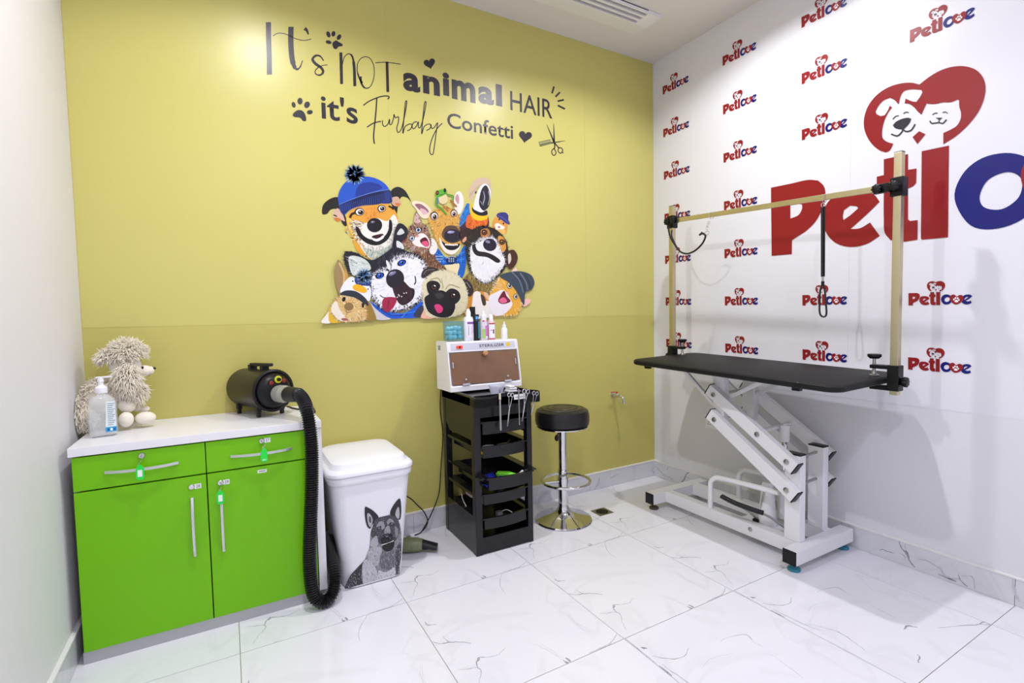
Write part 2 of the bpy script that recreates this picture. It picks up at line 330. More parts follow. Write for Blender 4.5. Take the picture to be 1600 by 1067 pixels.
# ------------------------------------------------------------------ flat prints on the walls
class Art:
    """flat coloured shapes on one plane, each later shape a fraction of a millimetre in front"""
    def __init__(s, g, f): s.b = MB(); s.g = g; s.f = f; s.lay = 0; s.mats = []
    def mi(s, h):
        m = ink(h)
        if m not in s.mats: s.mats.append(m)
        return s.mats.index(m)
    def up_(s): s.lay += 1; k = s.lay; return lambda u, v: s.f(u, v, k)
    def P(s, h, pts, n=4, holes=()):
        g = s.g; L = [[g(*p) for p in (spl2(q, n) if n else q)] for q in (pts, *holes)]
        s.b.fill(L, s.up_(), s.mi(h)); return s
    def E(s, h, cx, cy, rx, ry, rot=0):
        c, q = math.cos(math.radians(rot)), math.sin(math.radians(rot))
        return s.P(h, [(cx+rx*math.cos(t)*c-ry*math.sin(t)*q, cy+rx*math.cos(t)*q+ry*math.sin(t)*c) for t in [k*math.pi/9 for k in range(18)]], 0)
    def K(s, h, pts, w, n=5, same=False):
        if not same: s.cur = s.up_()
        q = spl2(pts, n, False) if n and len(pts) > 2 else pts
        # stroke outline is laid out in the traced drawing, then carried onto the wall
        g, f = s.g, s.cur; ribbon(s.b, q, w, lambda u, v: f(*g(u, v)), s.mi(h)); return s
    def fur(s, cols, poly, n, ln, ctr=None, ang=None, w=3, seed=1):
        rnd = random.Random(seed); xs = [p[0] for p in poly]; ys = [p[1] for p in poly]; f = s.up_()
        def ins(x, y):
            r = False; j = len(poly)-1
            for i in range(len(poly)):
                (xi, yi), (xj, yj) = poly[i], poly[j]
                if (yi > y) != (yj > y) and x < (xj-xi)*(y-yi)/(yj-yi)+xi: r = not r
                j = i
            return r
        k = 0; tr = 0
        while k < n and tr < n*20:
            tr += 1; x, y = rnd.uniform(min(xs), max(xs)), rnd.uniform(min(ys), max(ys))
            if not ins(x, y): continue
            a = math.atan2(y-ctr[1], x-ctr[0]) if ctr else math.radians(ang)
            a += rnd.uniform(-.35, .35); l = ln*rnd.uniform(.5, 1.1); ww = w*rnd.uniform(.6, 1.2); ca, sa = math.cos(a), math.sin(a)
            v = [s.b.b.verts.new(f(*s.g(*p))) for p in ((x-sa*ww/2, y+ca*ww/2), (x+sa*ww/2, y-ca*ww/2), (x+ca*l, y+sa*l))]
            fc = s.b.face(v); fc.material_index = s.mi(rnd.choice(cols)); k += 1
        return s
    def edge(s, cols, poly, n, ln, w=4, seed=3):
        rnd = random.Random(seed); q = spl2(poly, 6); f = s.up_(); N = len(q); cx = sum(p[0] for p in q)/N; cy = sum(p[1] for p in q)/N
        for _ in range(n):
            i = rnd.randrange(N); t = rnd.random(); x = q[i][0]+(q[(i+1) % N][0]-q[i][0])*t; y = q[i][1]+(q[(i+1) % N][1]-q[i][1])*t
            a = math.atan2(y-cy, x-cx)+rnd.uniform(-.5, .5); l = ln*rnd.uniform(.4, 1); ca, sa = math.cos(a), math.sin(a); x -= ca*ln*.6; y -= sa*ln*.6
            fc = s.b.face([s.b.b.verts.new(f(*s.g(*p))) for p in ((x-sa*w/2, y+ca*w/2), (x+sa*w/2, y-ca*w/2), (x+ca*(l+ln*.5), y+sa*(l+ln*.5)))])
            if fc: fc.material_index = s.mi(rnd.choice(cols))
        return s
    def fuzz(s, cols, cx, cy, r, n=140, w=4, seed=2):
        rnd = random.Random(seed); f = s.up_()
        for _ in range(n):
            a = rnd.uniform(0, 6.283); r1 = r*rnd.uniform(.05, .6); r2 = r*rnd.uniform(.75, 1.05)
            x, y = cx+r1*math.cos(a), cy+r1*math.sin(a); x2, y2 = cx+r2*math.cos(a+rnd.uniform(-.2, .2)), cy+r2*math.sin(a)
            fc = s.b.face([s.b.b.verts.new(f(*s.g(*p))) for p in ((x-w*math.sin(a)/2, y+w*math.cos(a)/2), (x+w*math.sin(a)/2, y-w*math.cos(a)/2), (x2, y2))])
            if fc: fc.material_index = s.mi(rnd.choice(cols))
        return s
    def done(s, name, parent, label=None):
        o = obj(name, s.b, s.mats, parent, smooth=False, norm=False)
        if label: o['label'] = label
        return o
def gback(ox, oy, sc):
    def g(x, y): p = at(ox+x/sc, oy+y/sc, 'y', -.001); return (p.x, p.z)
    return g
BASE = [0]
def fback(u, v, k): return (u, -.0011-.00006*(k+BASE[0]), v)
def text_mesh(txt, offset=0):
    cu = bpy.data.curves.new('t', 'FONT'); cu.body = txt; cu.offset = offset; cu.resolution_u = 6
    o = bpy.data.objects.new('t', cu); COL.objects.link(o); bpy.context.view_layer.update()
    me = bpy.data.meshes.new_from_object(o.evaluated_get(bpy.context.evaluated_depsgraph_get()))
    bpy.data.objects.remove(o); return me
def text_on(name, txt, box, f, m, parent, offset=0, local=False):
    """flat lettering stretched into box (u0, v0, u1, v1) of a plane"""
    me = text_mesh(txt, offset); xs = [v.co.x for v in me.vertices]; ys = [v.co.y for v in me.vertices]
    u0, v0, u1, v1 = box; x0, x1, y0, y1 = min(xs), max(xs), min(ys), max(ys)
    for v in me.vertices: v.co = Vector(f(u0+(v.co.x-x0)/(x1-x0)*(u1-u0), v0+(v.co.y-y0)/(y1-y0)*(v1-v0)))
    me.materials.clear(); me.materials.append(m); me.name = name
    o = bpy.data.objects.new(name, me); COL.objects.link(o)
    if parent:
        o.parent = parent
        if not local and parent.type == 'EMPTY': o.matrix_parent_inverse = Matrix.Translation(parent.location).inverted()
    return o
INK = '#332e38'
g1 = gback(400, 20, 3.2)
let = thing('wall_lettering', 'dark grey grooming slogan in mixed lettering across the top of the mustard wall', 'wall lettering', at(650, 150, 'y', 0))
def word(name, *strokes):
    a = Art(g1, fback)
    for k, (pts, w) in enumerate(strokes): a.K(INK, pts, w, same=k > 0)
    return a.done(name, let)
word('letter_i', ([(62, 47), (63, 120), (66, 220), (67, 309)], 26))
word('letter_t', ([(175, 70), (174, 150), (180, 225), (190, 265), (203, 282), (220, 272), (233, 238)], [27, 27, 26, 20, 12, 7, 5]), ([(85, 116), (110, 102), (150, 107), (200, 130), (240, 138), (277, 131)], 4))
word('apostrophe', ([(243, 78), (254, 88), (262, 109)], [20, 6]))
word('letter_s', ([(338, 240), (322, 218), (300, 214), (283, 232), (298, 255), (325, 274), (336, 295), (322, 311), (302, 308), (295, 293), (310, 274), (332, 264), (358, 260)], [6, 9, 12, 14, 14, 13, 12, 9, 6, 5, 5, 4, 4]))
word('word_not', ([(424, 198), (426, 270), (428, 356)], 15), ([(430, 270), (440, 225), (462, 205), (482, 220), (491, 275), (494, 367)], [4, 4, 5, 9, 14, 15]),
     ([(524, 318), (526, 350), (545, 376), (572, 368), (590, 320), (588, 262), (566, 225), (535, 222), (510, 248), (506, 290), (518, 330), (532, 352)], [10, 9, 6, 4, 4, 4, 4, 4, 4, 5, 8, 10]),
     ([(597, 250), (650, 247), (723, 257)], 4), ([(655, 244), (657, 320), (659, 396)], 14))
def toes(a, L, pad):
    for t in L: a.E(INK, *t)
    a.P(INK, pad, 4)
a = Art(g1, fback); toes(a, [(362, 108, 10, 16, -20), (387, 105, 10, 14, 10), (415, 122, 10, 15, 30), (363, 147, 15, 9, 15)], [(383, 150), (400, 138), (412, 145), (430, 155), (432, 166), (412, 170), (402, 182), (389, 178), (383, 165)]); a.done('paw_print', let)
a = Art(g1, fback); toes(a, [(188, 460, 10, 15, -15), (220, 442, 13, 17, 0), (255, 460, 14, 17, 25), (269, 497, 15, 11, -10)], [(183, 508), (205, 488), (228, 488), (245, 506), (251, 538), (235, 541), (220, 525), (192, 521)]); a.done('paw_print', let)
def heart(a, h, cx, cy, s, rot, n=0):
    pts = []
    for k in range(36):
        t = k*math.pi/18; x = .5*16*math.sin(t)**3/16; y = -(13*math.cos(t)-5*math.cos(2*t)-2*math.cos(3*t)-math.cos(4*t))/32
        c, q = math.cos(math.radians(rot)), math.sin(math.radians(rot)); pts.append((cx+s*(x*c-y*q), cy+s*(x*q+y*c)))
    a.P(h, pts, 0)
a = Art(g1, fback); heart(a, INK, 868, 253, 58, -12); a.done('heart', let)
a = Art(g1, fback); heart(a, INK, 1346, 618, 66, 8); a.done('heart', let)
def wtext(name, txt, l, r, top, off, low=0):
    p0, p1, p2 = g1(*l), g1(*r), g1(*top); z = (p0[1]+p1[1])/2
    text_on(name, txt, (p0[0], z, p1[0], z+(p2[1]-p0[1])), lambda u, v: (u, -.0013, v), ink(INK), let, off)
for nm, tx, bx in (('letter_a', 'a', (737, 822, 388, 296)), ('letter_n', 'n', (836, 920, 403, 312)), ('letter_i', 'i', (935, 968, 412, 297)), ('letter_m', 'm', (980, 1098, 432, 333)), ('letter_a', 'a', (1112, 1190, 452, 365)), ('letter_l', 'l', (1200, 1231, 464, 356))):
    a0, a1, yb, yt = bx; p, q, t_ = g1(a0, yb), g1(a1, yb+(a1-a0)*.155), g1(a0, yt)
    text_on(nm, tx, (p[0], (p[1]+q[1])/2, q[0], (p[1]+q[1])/2+t_[1]-p[1]), lambda u, v: (u, -.0013, v), ink(INK), let, .04)
wtext('word_hair', 'HAIR', (1272, 489), (1482, 527), (1272, 393), .006)
wtext('word_its', "it's", (328, 532), (510, 556), (328, 407), .015)
wtext('word_confetti', 'Confetti', (957, 579), (1286, 627), (957, 503), .012)
word('ray_marks', ([(1490, 368), (1480, 403)], 9), ([(1520, 397), (1497, 420)], 9), ([(1540, 435), (1508, 442)], 9), ([(1509, 463), (1545, 481)], 9))
word('word_furbaby', ([(536, 463), (570, 440), (620, 420), (655, 416), (666, 422), (658, 432)], 6), ([(604, 424), (600, 490), (592, 570), (588, 620), (592, 655)], 7), ([(555, 572), (585, 553), (612, 545), (625, 543)], 6),
     ([(632, 537), (634, 560), (645, 568), (660, 555), (668, 532), (668, 556), (678, 556), (688, 525), (690, 508), (697, 525), (712, 520), (712, 545), (704, 575), (710, 598), (726, 582), (742, 520), (754, 450), (748, 445), (742, 500), (734, 602), (745, 570), (768, 556), (780, 562), (772, 582), (756, 590)], 5),
     ([(806, 545), (790, 548), (780, 566), (788, 580), (802, 566), (812, 545), (812, 570), (822, 572), (838, 520), (850, 452), (843, 450), (836, 510), (828, 605), (840, 570), (862, 556), (876, 562), (868, 580), (852, 588)], 5),
     ([(872, 560), (880, 578), (892, 572), (908, 550), (902, 590), (893, 660), (885, 705), (873, 705), (868, 680), (880, 630), (905, 580), (932, 552)], 5))
a = Art(g1, fback); a.P('#7d7c4e', [(1412, 646), (1472, 632), (1478, 654), (1420, 670)], 0).P('#a5a474', [(1416, 650), (1474, 637), (1475, 643), (1418, 657)], 0)
for k in range(9): a.K('#4a4a34', [(1420+k*6.2, 657-k*1.4), (1422+k*6.2, 668-k*1.5)], 1.5, 0)
a.K('#3c3a30', [(1475, 651), (1545, 640)], [7, 2], 0); a.done('comb_print', let)
word('scissors_print', ([(1454, 560), (1473, 605), (1492, 652)], [2, 10]), ([(1488, 555), (1490, 605), (1491, 652)], [2, 10]), ([(1490, 645), (1494, 665), (1491, 682)], 6), ([(1488, 645), (1505, 665), (1516, 678)], 6),
     ([(1490, 678), (1479, 690), (1482, 708), (1493, 712), (1500, 698), (1490, 678)], 5), ([(1515, 674), (1510, 690), (1522, 702), (1533, 692), (1529, 678), (1515, 674)], 5), ([(1530, 698), (1538, 700)], 5))
# ---- animal mural
g2 = gback(490, 250, 4.103)
mural = thing('animal_mural', 'colourful printed crowd of pets in hats on the mustard wall above the sterilizer', 'wall mural', at(665, 500, 'y', 0))
_base = 0
def animal(): global _base; a = Art(g2, lambda u, v, k, b0=_base: (u, -.0012-.00005*(k+b0), v)); return a
def fin(a, name, label): global _base; _base += a.lay; return a.done(name, mural, label)
def eye(a, x, y, rx, ry, iris='#3a2418', white='#e8e4e0', rim='#17130f', dx=0, dy=0):
    a.E(rim, x, y, rx, ry); a.E(white, x+dx*.3, y+dy*.3, rx*.8, ry*.8); a.E(iris, x+dx, y+dy, rx*.55, ry*.6); a.E('#0c0a0c', x+dx, y+dy, rx*.35, ry*.38); a.E('#ffffff', x+dx-rx*.15, y+dy-ry*.22, rx*.14, ry*.14)
# parrot
a = animal()
a.P('#4a2c3c', [(932, 420), (965, 340), (1000, 300), (1100, 350), (1122, 375), (1118, 430), (1060, 470), (1000, 520), (940, 480)])
a.P('#2a78c8', [(928, 395), (955, 335), (983, 278), (1002, 290), (1000, 345), (972, 395), (935, 430)]).fur(['#5aa0e0', '#1d5aa0'], [(932, 395), (983, 285), (1000, 340), (940, 425)], 40, 26, ang=115, w=4)
a.P('#df6528', [(985, 365), (1012, 348), (1060, 372), (1112, 362), (1108, 420), (1040, 446), (978, 428)]).fur(['#f08a30', '#c84a20', '#f0a040'], [(988, 370), (1060, 375), (1108, 370), (1100, 425), (985, 425)], 70, 22, ang=95, w=5)
a.P('#f0c020', [(1000, 285), (1022, 288), (1022, 330), (1060, 352), (1112, 352), (1108, 380), (1050, 388), (1008, 355)])
a.P('#cdb59c', [(996, 240), (998, 195), (1012, 155), (1045, 122), (1085, 112), (1125, 122), (1138, 165), (1138, 225), (1060, 170), (1028, 230), (1015, 258), (1000, 255)])
for k in range(14): a.K('#a08a74', [(1000+k*10, 238-k*9+max(0, k-6)*10), (1008+k*9.4, 205-k*8+max(0, k-6)*7)], 2.5, 0, same=k > 0)
a.P('#eae6e4', [(1022, 305), (1040, 235), (1062, 180), (1092, 152), (1120, 165), (1136, 215), (1120, 300), (1080, 340), (1030, 330)])
a.P('#25222a', [(1016, 300), (1030, 318), (1075, 336), (1108, 322), (1112, 352), (1062, 356), (1020, 330)])
a.P('#2c2a32', [(1060, 262), (1074, 195), (1098, 163), (1118, 178), (1132, 235), (1124, 295), (1092, 325), (1066, 300)])
a.K('#9a9aa4', [(1088, 200), (1096, 240), (1086, 280)], [4, 9], 4).K('#8a8a94', [(1068, 262), (1082, 285), (1092, 288)], 4).K('#c8c8cc', [(1120, 200), (1128, 240), (1118, 290)], 3).E('#15131a', 1040, 208, 4, 9, 15)
fin(a, 'printed_parrot', 'parrot in a knitted beige cap')
# hamster
a = animal()
a.P('#dd9a48', [(1145, 405), (1160, 372), (1200, 362), (1240, 395), (1242, 440), (1226, 476), (1180, 466), (1150, 440)]).P('#f4ead8', [(1162, 412), (1180, 405), (1205, 418), (1226, 432), (1206, 448), (1170, 446)])
a.P('#e8b860', [(1172, 448), (1226, 446), (1222, 476), (1190, 470)]).E('#1c1410', 1190, 381, 5, 6).E('#1c1410', 1217, 407, 5, 6).E('#b04a58', 1188, 430, 8, 5, 20).E('#c88a50', 1252, 402, 8, 12)
a.P('#38397c', [(1172, 352), (1190, 338), (1225, 336), (1246, 352), (1248, 385), (1258, 412), (1236, 408), (1205, 385), (1180, 368)]).K('#6a6ab0', [(1180, 356), (1215, 372), (1245, 400)], 3)
fin(a, 'printed_hamster', 'hamster in a small blue hat')
# dog in the blue bobble hat
a = animal()
a.P('#26231f', [(55, 345), (60, 290), (100, 252), (150, 238), (172, 268), (200, 350), (215, 400), (205, 425), (180, 400), (150, 320), (110, 318), (85, 345)]).P('#d3b09c', [(122, 340), (150, 310), (178, 330), (200, 392), (178, 385), (150, 392), (128, 375)]).P('#c87838', [(130, 372), (158, 370), (176, 385), (150, 395)]).K('#2a1c18', [(128, 352), (150, 362)], 8)
a.P('#26231f', [(488, 240), (500, 192), (540, 172), (582, 192), (610, 235), (624, 268), (600, 242), (560, 238), (540, 300), (530, 352), (505, 300)]).P('#cba488', [(494, 248), (540, 236), (560, 285), (535, 298), (505, 285)]).P('#c87838', [(520, 278), (555, 280), (540, 300)])
head = [(210, 370), (250, 310), (330, 280), (420, 272), (490, 288), (530, 340), (546, 400), (540, 480), (515, 560), (470, 605), (400, 645), (335, 618), (285, 570), (250, 505), (220, 435)]
a.P('#dfa03c', head).edge(['#dfa03c', '#e6c648', '#c98a38', '#f0e8d8'], head[6:], 150, 22).P('#eee8dc', [(222, 425), (262, 385), (330, 405), (400, 372), (470, 392), (515, 350), (543, 420), (532, 510), (500, 570), (400, 640), (335, 605), (272, 510)])
a.P('#e6c648', [(210, 375), (236, 372), (256, 440), (262, 500), (232, 450)]).P('#a9b7a6', [(318, 560), (410, 580), (510, 535), (478, 600), (400, 642), (350, 615)]).P('#e0a030', [(250, 515), (285, 545), (330, 605), (318, 612), (280, 585)])
a.fur(['#f2ead8', '#e0b458', '#c98a38', '#f8f2e6'], [(225, 380), (330, 400), (300, 470), (330, 560), (270, 500)], 220, 30, ctr=(390, 420), w=4).fur(['#f6f2ea', '#dcd8cc', '#c0cabc'], [(470, 400), (535, 380), (530, 500), (420, 630), (330, 600), (330, 540), (450, 540)], 260, 30, ctr=(390, 420), w=4)
a.P('#e2963a', [(318, 335), (360, 300), (405, 305), (440, 335), (405, 368), (350, 400), (328, 385)]).fur(['#c07028', '#f0b858', '#8a5020'], [(318, 335), (400, 303), (440, 335), (350, 400)], 60, 26, ang=-80, w=3)
a.K('#2a2018', [(232, 372), (244, 348), (268, 338)], 15).K('#2a2018', [(480, 296), (500, 305), (512, 318)], 12)
eye(a, 293, 333, 32, 25, dx=8, dy=3); eye(a, 435, 312, 27, 23, dx=5, dy=0)
a.P('#1c181a', [(270, 428), (290, 438), (315, 480), (355, 506), (405, 512), (450, 492), (478, 450), (484, 385), (500, 395), (502, 450), (472, 512), (412, 546), (350, 538), (302, 505), (276, 468)])
a.P('#141012', [(374, 490), (405, 479), (442, 474), (450, 498), (410, 524), (375, 516)]).P('#eceae6', [(366, 494), (385, 502), (410, 504), (446, 482), (448, 500), (410, 522), (378, 514)]).P('#3a1c20', [(382, 490), (436, 474), (430, 494), (402, 503)])
a.E('#1f1b1f', 390, 418, 49, 46).E('#6e6a72', 378, 398, 14, 7, -10).E('#c8c4cc', 376, 396, 4, 2.5)
hd = Art(g2, lambda u, v, k, b0=_base+a.lay+1: (u, -.0012-.00005*(k+b0), v))
hd.P('#2a55b8', [(160, 282), (155, 240), (172, 185), (215, 135), (300, 108), (380, 113), (450, 148), (488, 200), (497, 272), (400, 280), (300, 295), (232, 320), (195, 352), (168, 322)])
hd.P('#222f66', [(165, 288), (240, 255), (350, 218), (480, 190), (497, 240), (496, 274), (400, 279), (300, 294), (231, 319), (194, 351), (172, 325)]).P('#1c2248', [(250, 258), (350, 222), (440, 200), (440, 276), (300, 292), (245, 305)]).P('#24398a', [(290, 160), (380, 145), (440, 180), (350, 212), (270, 240)])
hd.K('#7f93cf', [(165, 286), (240, 254), (350, 216), (480, 189)], 2.5)
for k in range(26): hd.K('#3f66c8', [(168+k*12.5, 292-k*3.6), (176+k*12.2, 330-k*2.4)], 1.6, 0, same=k > 0)
hd.E('#2a5a94', 263, 94, 52, 46).fuzz(['#9cc6e4', '#16305f', '#5a94c8', '#d4e8f4', '#1d3f78'], 263, 92, 72, 260, 6)
o = fin(a, 'printed_dog', 'laughing tan dog in a blue bobble hat'); _base += hd.lay+2
ho = hd.done('bobble_hat', o)
# tan dog with scarf, and the frog on its head
a = animal()
a.P('#ecd9bc', [(628, 282), (645, 262), (700, 272), (745, 308), (756, 345), (735, 372), (700, 375), (672, 350), (655, 315)]).P('#8e6470', [(648, 285), (690, 285), (735, 325), (722, 345), (690, 330), (668, 312)]).P('#d9b0b4', [(680, 312), (712, 318), (730, 340), (700, 350)])
a.P('#f0e4da', [(898, 250), (915, 208), (940, 205), (960, 250), (955, 310), (930, 350), (905, 320)]).P('#c48f98', [(905, 250), (920, 218), (932, 250), (925, 285)])
hh_ = [(735, 385), (755, 335), (820, 308), (900, 318), (932, 370), (930, 440), (946, 500), (930, 562), (890, 605), (842, 592), (800, 545), (768, 480)]
a.P('#d6a048', hh_).edge(['#d6a048', '#e6bc6a', '#b07a2c'], hh_, 120, 12).fur(['#e6bc6a', '#c08a34', '#b07a2c', '#efcf8c'], hh_, 320, 30, ctr=(860, 330), w=4)
a.P('#5a4636', [(820, 470), (850, 425), (910, 425), (940, 470), (940, 515), (885, 535), (835, 510)]).P('#ece4d8', [(806, 495), (830, 535), (880, 565), (935, 545), (928, 575), (890, 606), (842, 592), (812, 545)])
a.P('#1e191c', [(818, 520), (860, 545), (915, 540), (935, 535), (928, 560), (895, 578), (850, 570)]);
for k in range(8): a.E('#f4f2ee', 845+k*10.5, 543+k*.6-(k > 5)*3, 5, 5)
a.E('#29242e', 888, 485, 54, 41).E('#8f8cb8', 878, 463, 24, 9, -5).E('#c4c2e0', 872, 460, 10, 4, -5)
eye(a, 772, 360, 25, 28, '#7a4030', dx=2, dy=6); eye(a, 897, 342, 21, 24, '#7a4030', dx=1, dy=5)
a.P('#ead9a8', [(838, 660), (925, 655), (925, 745), (880, 722), (850, 700)])
a.P('#1a5db6', [(765, 555), (800, 572), (838, 620), (880, 640), (925, 612), (958, 555), (976, 560), (976, 640), (966, 720), (942, 762), (920, 735), (932, 665), (862, 672), (800, 672), (765, 655)])
for k in range(7): a.K(['#4f92dc', '#0c2f6c'][k % 2], [(770+k*29, (566+(k*29+5)*.7 if k < 4 else 646-(k*29-110)) if True else 0), (775+k*28, 668)], 4, 0, same=k > 0)
for k in range(4): a.K(['#4f92dc', '#0c2f6c'][k % 2], [(766, 585+k*24), (850, 625+k*14), (965, 590+k*22)], 3, 4, same=k > 0)
a.P('#0d2a60', [(845, 640), (880, 622), (912, 632), (900, 665), (860, 668)])
for k in range(14): a.E('#dfe8f4', 772+(k % 5)*12, 618+(k//5)*17, 4, 3)
for k in range(9): a.E('#dfe8f4', 866+(k % 3)*14, 632+(k//3)*10, 4, 2.5)
fin(a, 'printed_dog', 'tan dog with a blue checked scarf')
a = animal()
a.K('#4f9c2c', [(790, 238), (784, 285), (815, 312), (850, 352)], 11).K('#3d78c0', [(793, 242), (791, 284)], 6).K('#4f9c2c', [(846, 222), (890, 232), (888, 262)], 9).P('#dccb98', [(800, 240), (846, 222), (856, 262), (832, 284), (806, 275)])
a.P('#58ac34', [(778, 218), (798, 196), (842, 188), (850, 212), (822, 232), (792, 240)]).K('#a5662c', [(872, 258), (900, 285), (915, 302)], 9).K('#a5662c', [(884, 262), (898, 300)], 7).K('#b5743c', [(828, 292), (845, 312), (862, 328)], 8).K('#b5743c', [(845, 296), (868, 312)], 6)
a.E('#2c1d14', 790, 212, 10, 15).E('#2c1d14', 838, 196, 8, 14).E('#c05030', 790, 212, 4, 7).K('#2c1d14', [(802, 228), (825, 222), (845, 212)], 3)
fin(a, 'printed_frog', 'green tree frog')
# tabby kitten
a = animal()
bd = [(640, 585), (700, 600), (765, 585), (785, 640), (845, 702), (790, 700), (725, 690), (690, 660)]
a.P('#6e4a34', bd).fur(['#a87850', '#3a2820', '#c8a078'], bd, 90, 24, ang=100, w=4).P('#e9e1da', [(735, 505), (770, 510), (792, 560), (770, 605), (740, 590)])
hd_ = [(512, 488), (560, 470), (602, 472), (612, 430), (645, 402), (655, 335), (690, 400), (722, 425), (742, 480), (752, 530), (735, 580), (690, 600), (630, 580), (585, 555), (545, 520)]
a.P('#94705a', hd_).edge(['#94705a', '#5a4034', '#c8a88c'], hd_, 140, 18).P('#7d4636', [(514, 490), (560, 474), (598, 490), (580, 532), (548, 515)]).P('#cdaaa4', [(642, 400), (656, 340), (684, 398)]).fur(['#3a2a24', '#c8a88c', '#5a4034', '#e0c8b0'], hd_, 150, 24, ctr=(680, 500), w=4)
a.P('#eee4dd', [(630, 525), (660, 485), (690, 470), (722, 488), (742, 530), (735, 562), (700, 560), (655, 552)])
a.P('#5a1822', [(678, 518), (714, 496), (736, 530), (732, 556), (704, 552)]).P('#d9587c', [(690, 528), (722, 520), (734, 542), (728, 556), (704, 550)]).E('#d88c88', 664, 490, 9, 6, -30)
eye(a, 668, 450, 19, 19, '#4a86b8'); eye(a, 627, 503, 18, 18, '#4a86b8')
for k in range(5): a.K('#2c201c', [(615+k*24, 425+k*2), (628+k*20, 448+k*2)], 5, 0, same=k > 0)
for k in range(4): a.K('#f4f0ea', [(650, 545+k*5), (590+k*4, 590+k*14)], 1.3, 0, same=k > 0)
fin(a, 'printed_kitten', 'tabby kitten with open mouth')
# tricolour dog
a = animal()
a.P('#3a2622', [(935, 452), (998, 440), (1012, 485), (975, 540), (945, 525)]).P('#d8a080', [(950, 515), (972, 492), (975, 515), (955, 530)])
nk = [(955, 770), (1010, 715), (1060, 770), (1130, 780), (1172, 745), (1155, 830), (1100, 865), (1020, 870), (975, 830)]
a.P('#85703a', nk).fur(['#a58c44', '#5c4a28', '#c8ac58', '#3c3020'], nk, 110, 30, ang=95, w=4)
hd_ = [(975, 525), (1000, 462), (1060, 425), (1120, 430), (1180, 458), (1230, 520), (1244, 600), (1232, 680), (1180, 745), (1120, 792), (1060, 782), (1005, 720), (978, 640)]
a.P('#2e2922', hd_).edge(['#2e2922', '#4a4030', '#1c1814'], hd_, 160, 20).fur(['#4a4030', '#1c1814', '#6a5838'], hd_, 120, 28, ctr=(1120, 560), w=3)
a.P('#4c2d26', [(1240, 590), (1280, 578), (1304, 622), (1290, 672), (1252, 702), (1235, 660)]).P('#cfc8b4', [(1242, 612), (1256, 600), (1262, 640), (1246, 668)])
a.P('#b3773a', [(1068, 452), (1110, 440), (1128, 470), (1110, 500), (1075, 500)]).P('#d29440', [(1178, 492), (1212, 498), (1230, 560), (1212, 590), (1188, 560)])
wm = [(1000, 570), (1030, 535), (1080, 505), (1150, 500), (1182, 545), (1205, 605), (1222, 660), (1172, 732), (1110, 782), (1050, 765), (1010, 705)]
a.P('#ebe8e6', wm).edge(['#ffffff', '#ebe8e6', '#cfccd0'], wm, 170, 22).fur(['#ffffff', '#d0cdd0', '#dedbd8'], wm, 110, 30, ctr=(1110, 590), w=3)
a.P('#282224', [(1012, 548), (1030, 545), (1048, 582), (1100, 592), (1150, 612), (1192, 645), (1170, 660), (1110, 625), (1045, 615), (1018, 588)])
a.E('#29242e', 1125, 545, 44, 40, 20).E('#85829c', 1112, 525, 16, 9, 20); eye(a, 1090, 465, 19, 18, '#8a5020', white='#4a2c18'); eye(a, 1203, 527, 19, 18, '#8a5020', white='#4a2c18')
fin(a, 'printed_dog', 'black, tan and white dog with head tilted')
# guinea pig
a = animal()
a.P('#d68e2a', [(955, 905), (998, 855), (1080, 843), (1132, 880), (1156, 940), (1160, 1000), (985, 1008), (962, 960)]).P('#efe8e0', [(1020, 858), (1062, 848), (1080, 900), (1130, 910), (1140, 1000), (1020, 1004)]).P('#4a3a22', [(1066, 862), (1092, 880), (1100, 925), (1080, 930)]).P('#dcb498', [(1085, 850), (1112, 856), (1128, 900), (1105, 890)])
fin(a, 'printed_guinea_pig', 'orange and white guinea pig behind the bottles')
# orange kitten in grey beanie
a = animal()
a.P('#f0bcb4', [(1322, 905), (1372, 888), (1384, 910), (1345, 940)]).P('#ecc8b8', [(1262, 720), (1290, 690), (1300, 720)])
hd_ = [(1118, 880), (1155, 805), (1190, 752), (1235, 760), (1290, 820), (1332, 880), (1322, 955), (1290, 995), (1200, 998), (1145, 985)]
a.P('#e6ab3c', hd_).edge(['#e6ab3c', '#f4cc70', '#f0ece8'], hd_, 120, 18).fur(['#f4cc70', '#c88428', '#f8e4b0'], hd_, 110, 26, ctr=(1250, 870), w=4)
a.P('#ebe5e8', [(1118, 885), (1160, 850), (1215, 835), (1255, 890), (1268, 930), (1232, 975), (1190, 998), (1140, 985)])
a.P('#742230', [(1178, 895), (1214, 838), (1232, 872), (1258, 905), (1222, 922), (1192, 920)]).P('#e2688c', [(1184, 900), (1212, 880), (1236, 905), (1205, 920)]).E('#e8a098', 1240, 852, 10, 8, 30)
eye(a, 1250, 805, 17, 22, '#3c5048', dx=2); eye(a, 1290, 875, 15, 19, '#3c5048', dx=2)
a.P('#3e4a55', [(1188, 748), (1235, 722), (1320, 714), (1388, 738), (1410, 790), (1390, 832), (1352, 850), (1345, 925), (1330, 915), (1298, 850), (1250, 790)])
for k in range(4): a.K(['#6e7c8a', '#27303a'][k % 2], [(1262+k*28, 716+k*4), (1312+k*22, 770+k*8), (1338+k*14, 850-k*8)], 6, 4, same=k > 0)
for k in range(4): a.K('#f4f0ea', [(1200, 800+k*8), (1140, 760+k*20)], 1.5, 0, same=k > 0)
fin(a, 'printed_kitten', 'orange kitten in a grey striped beanie')
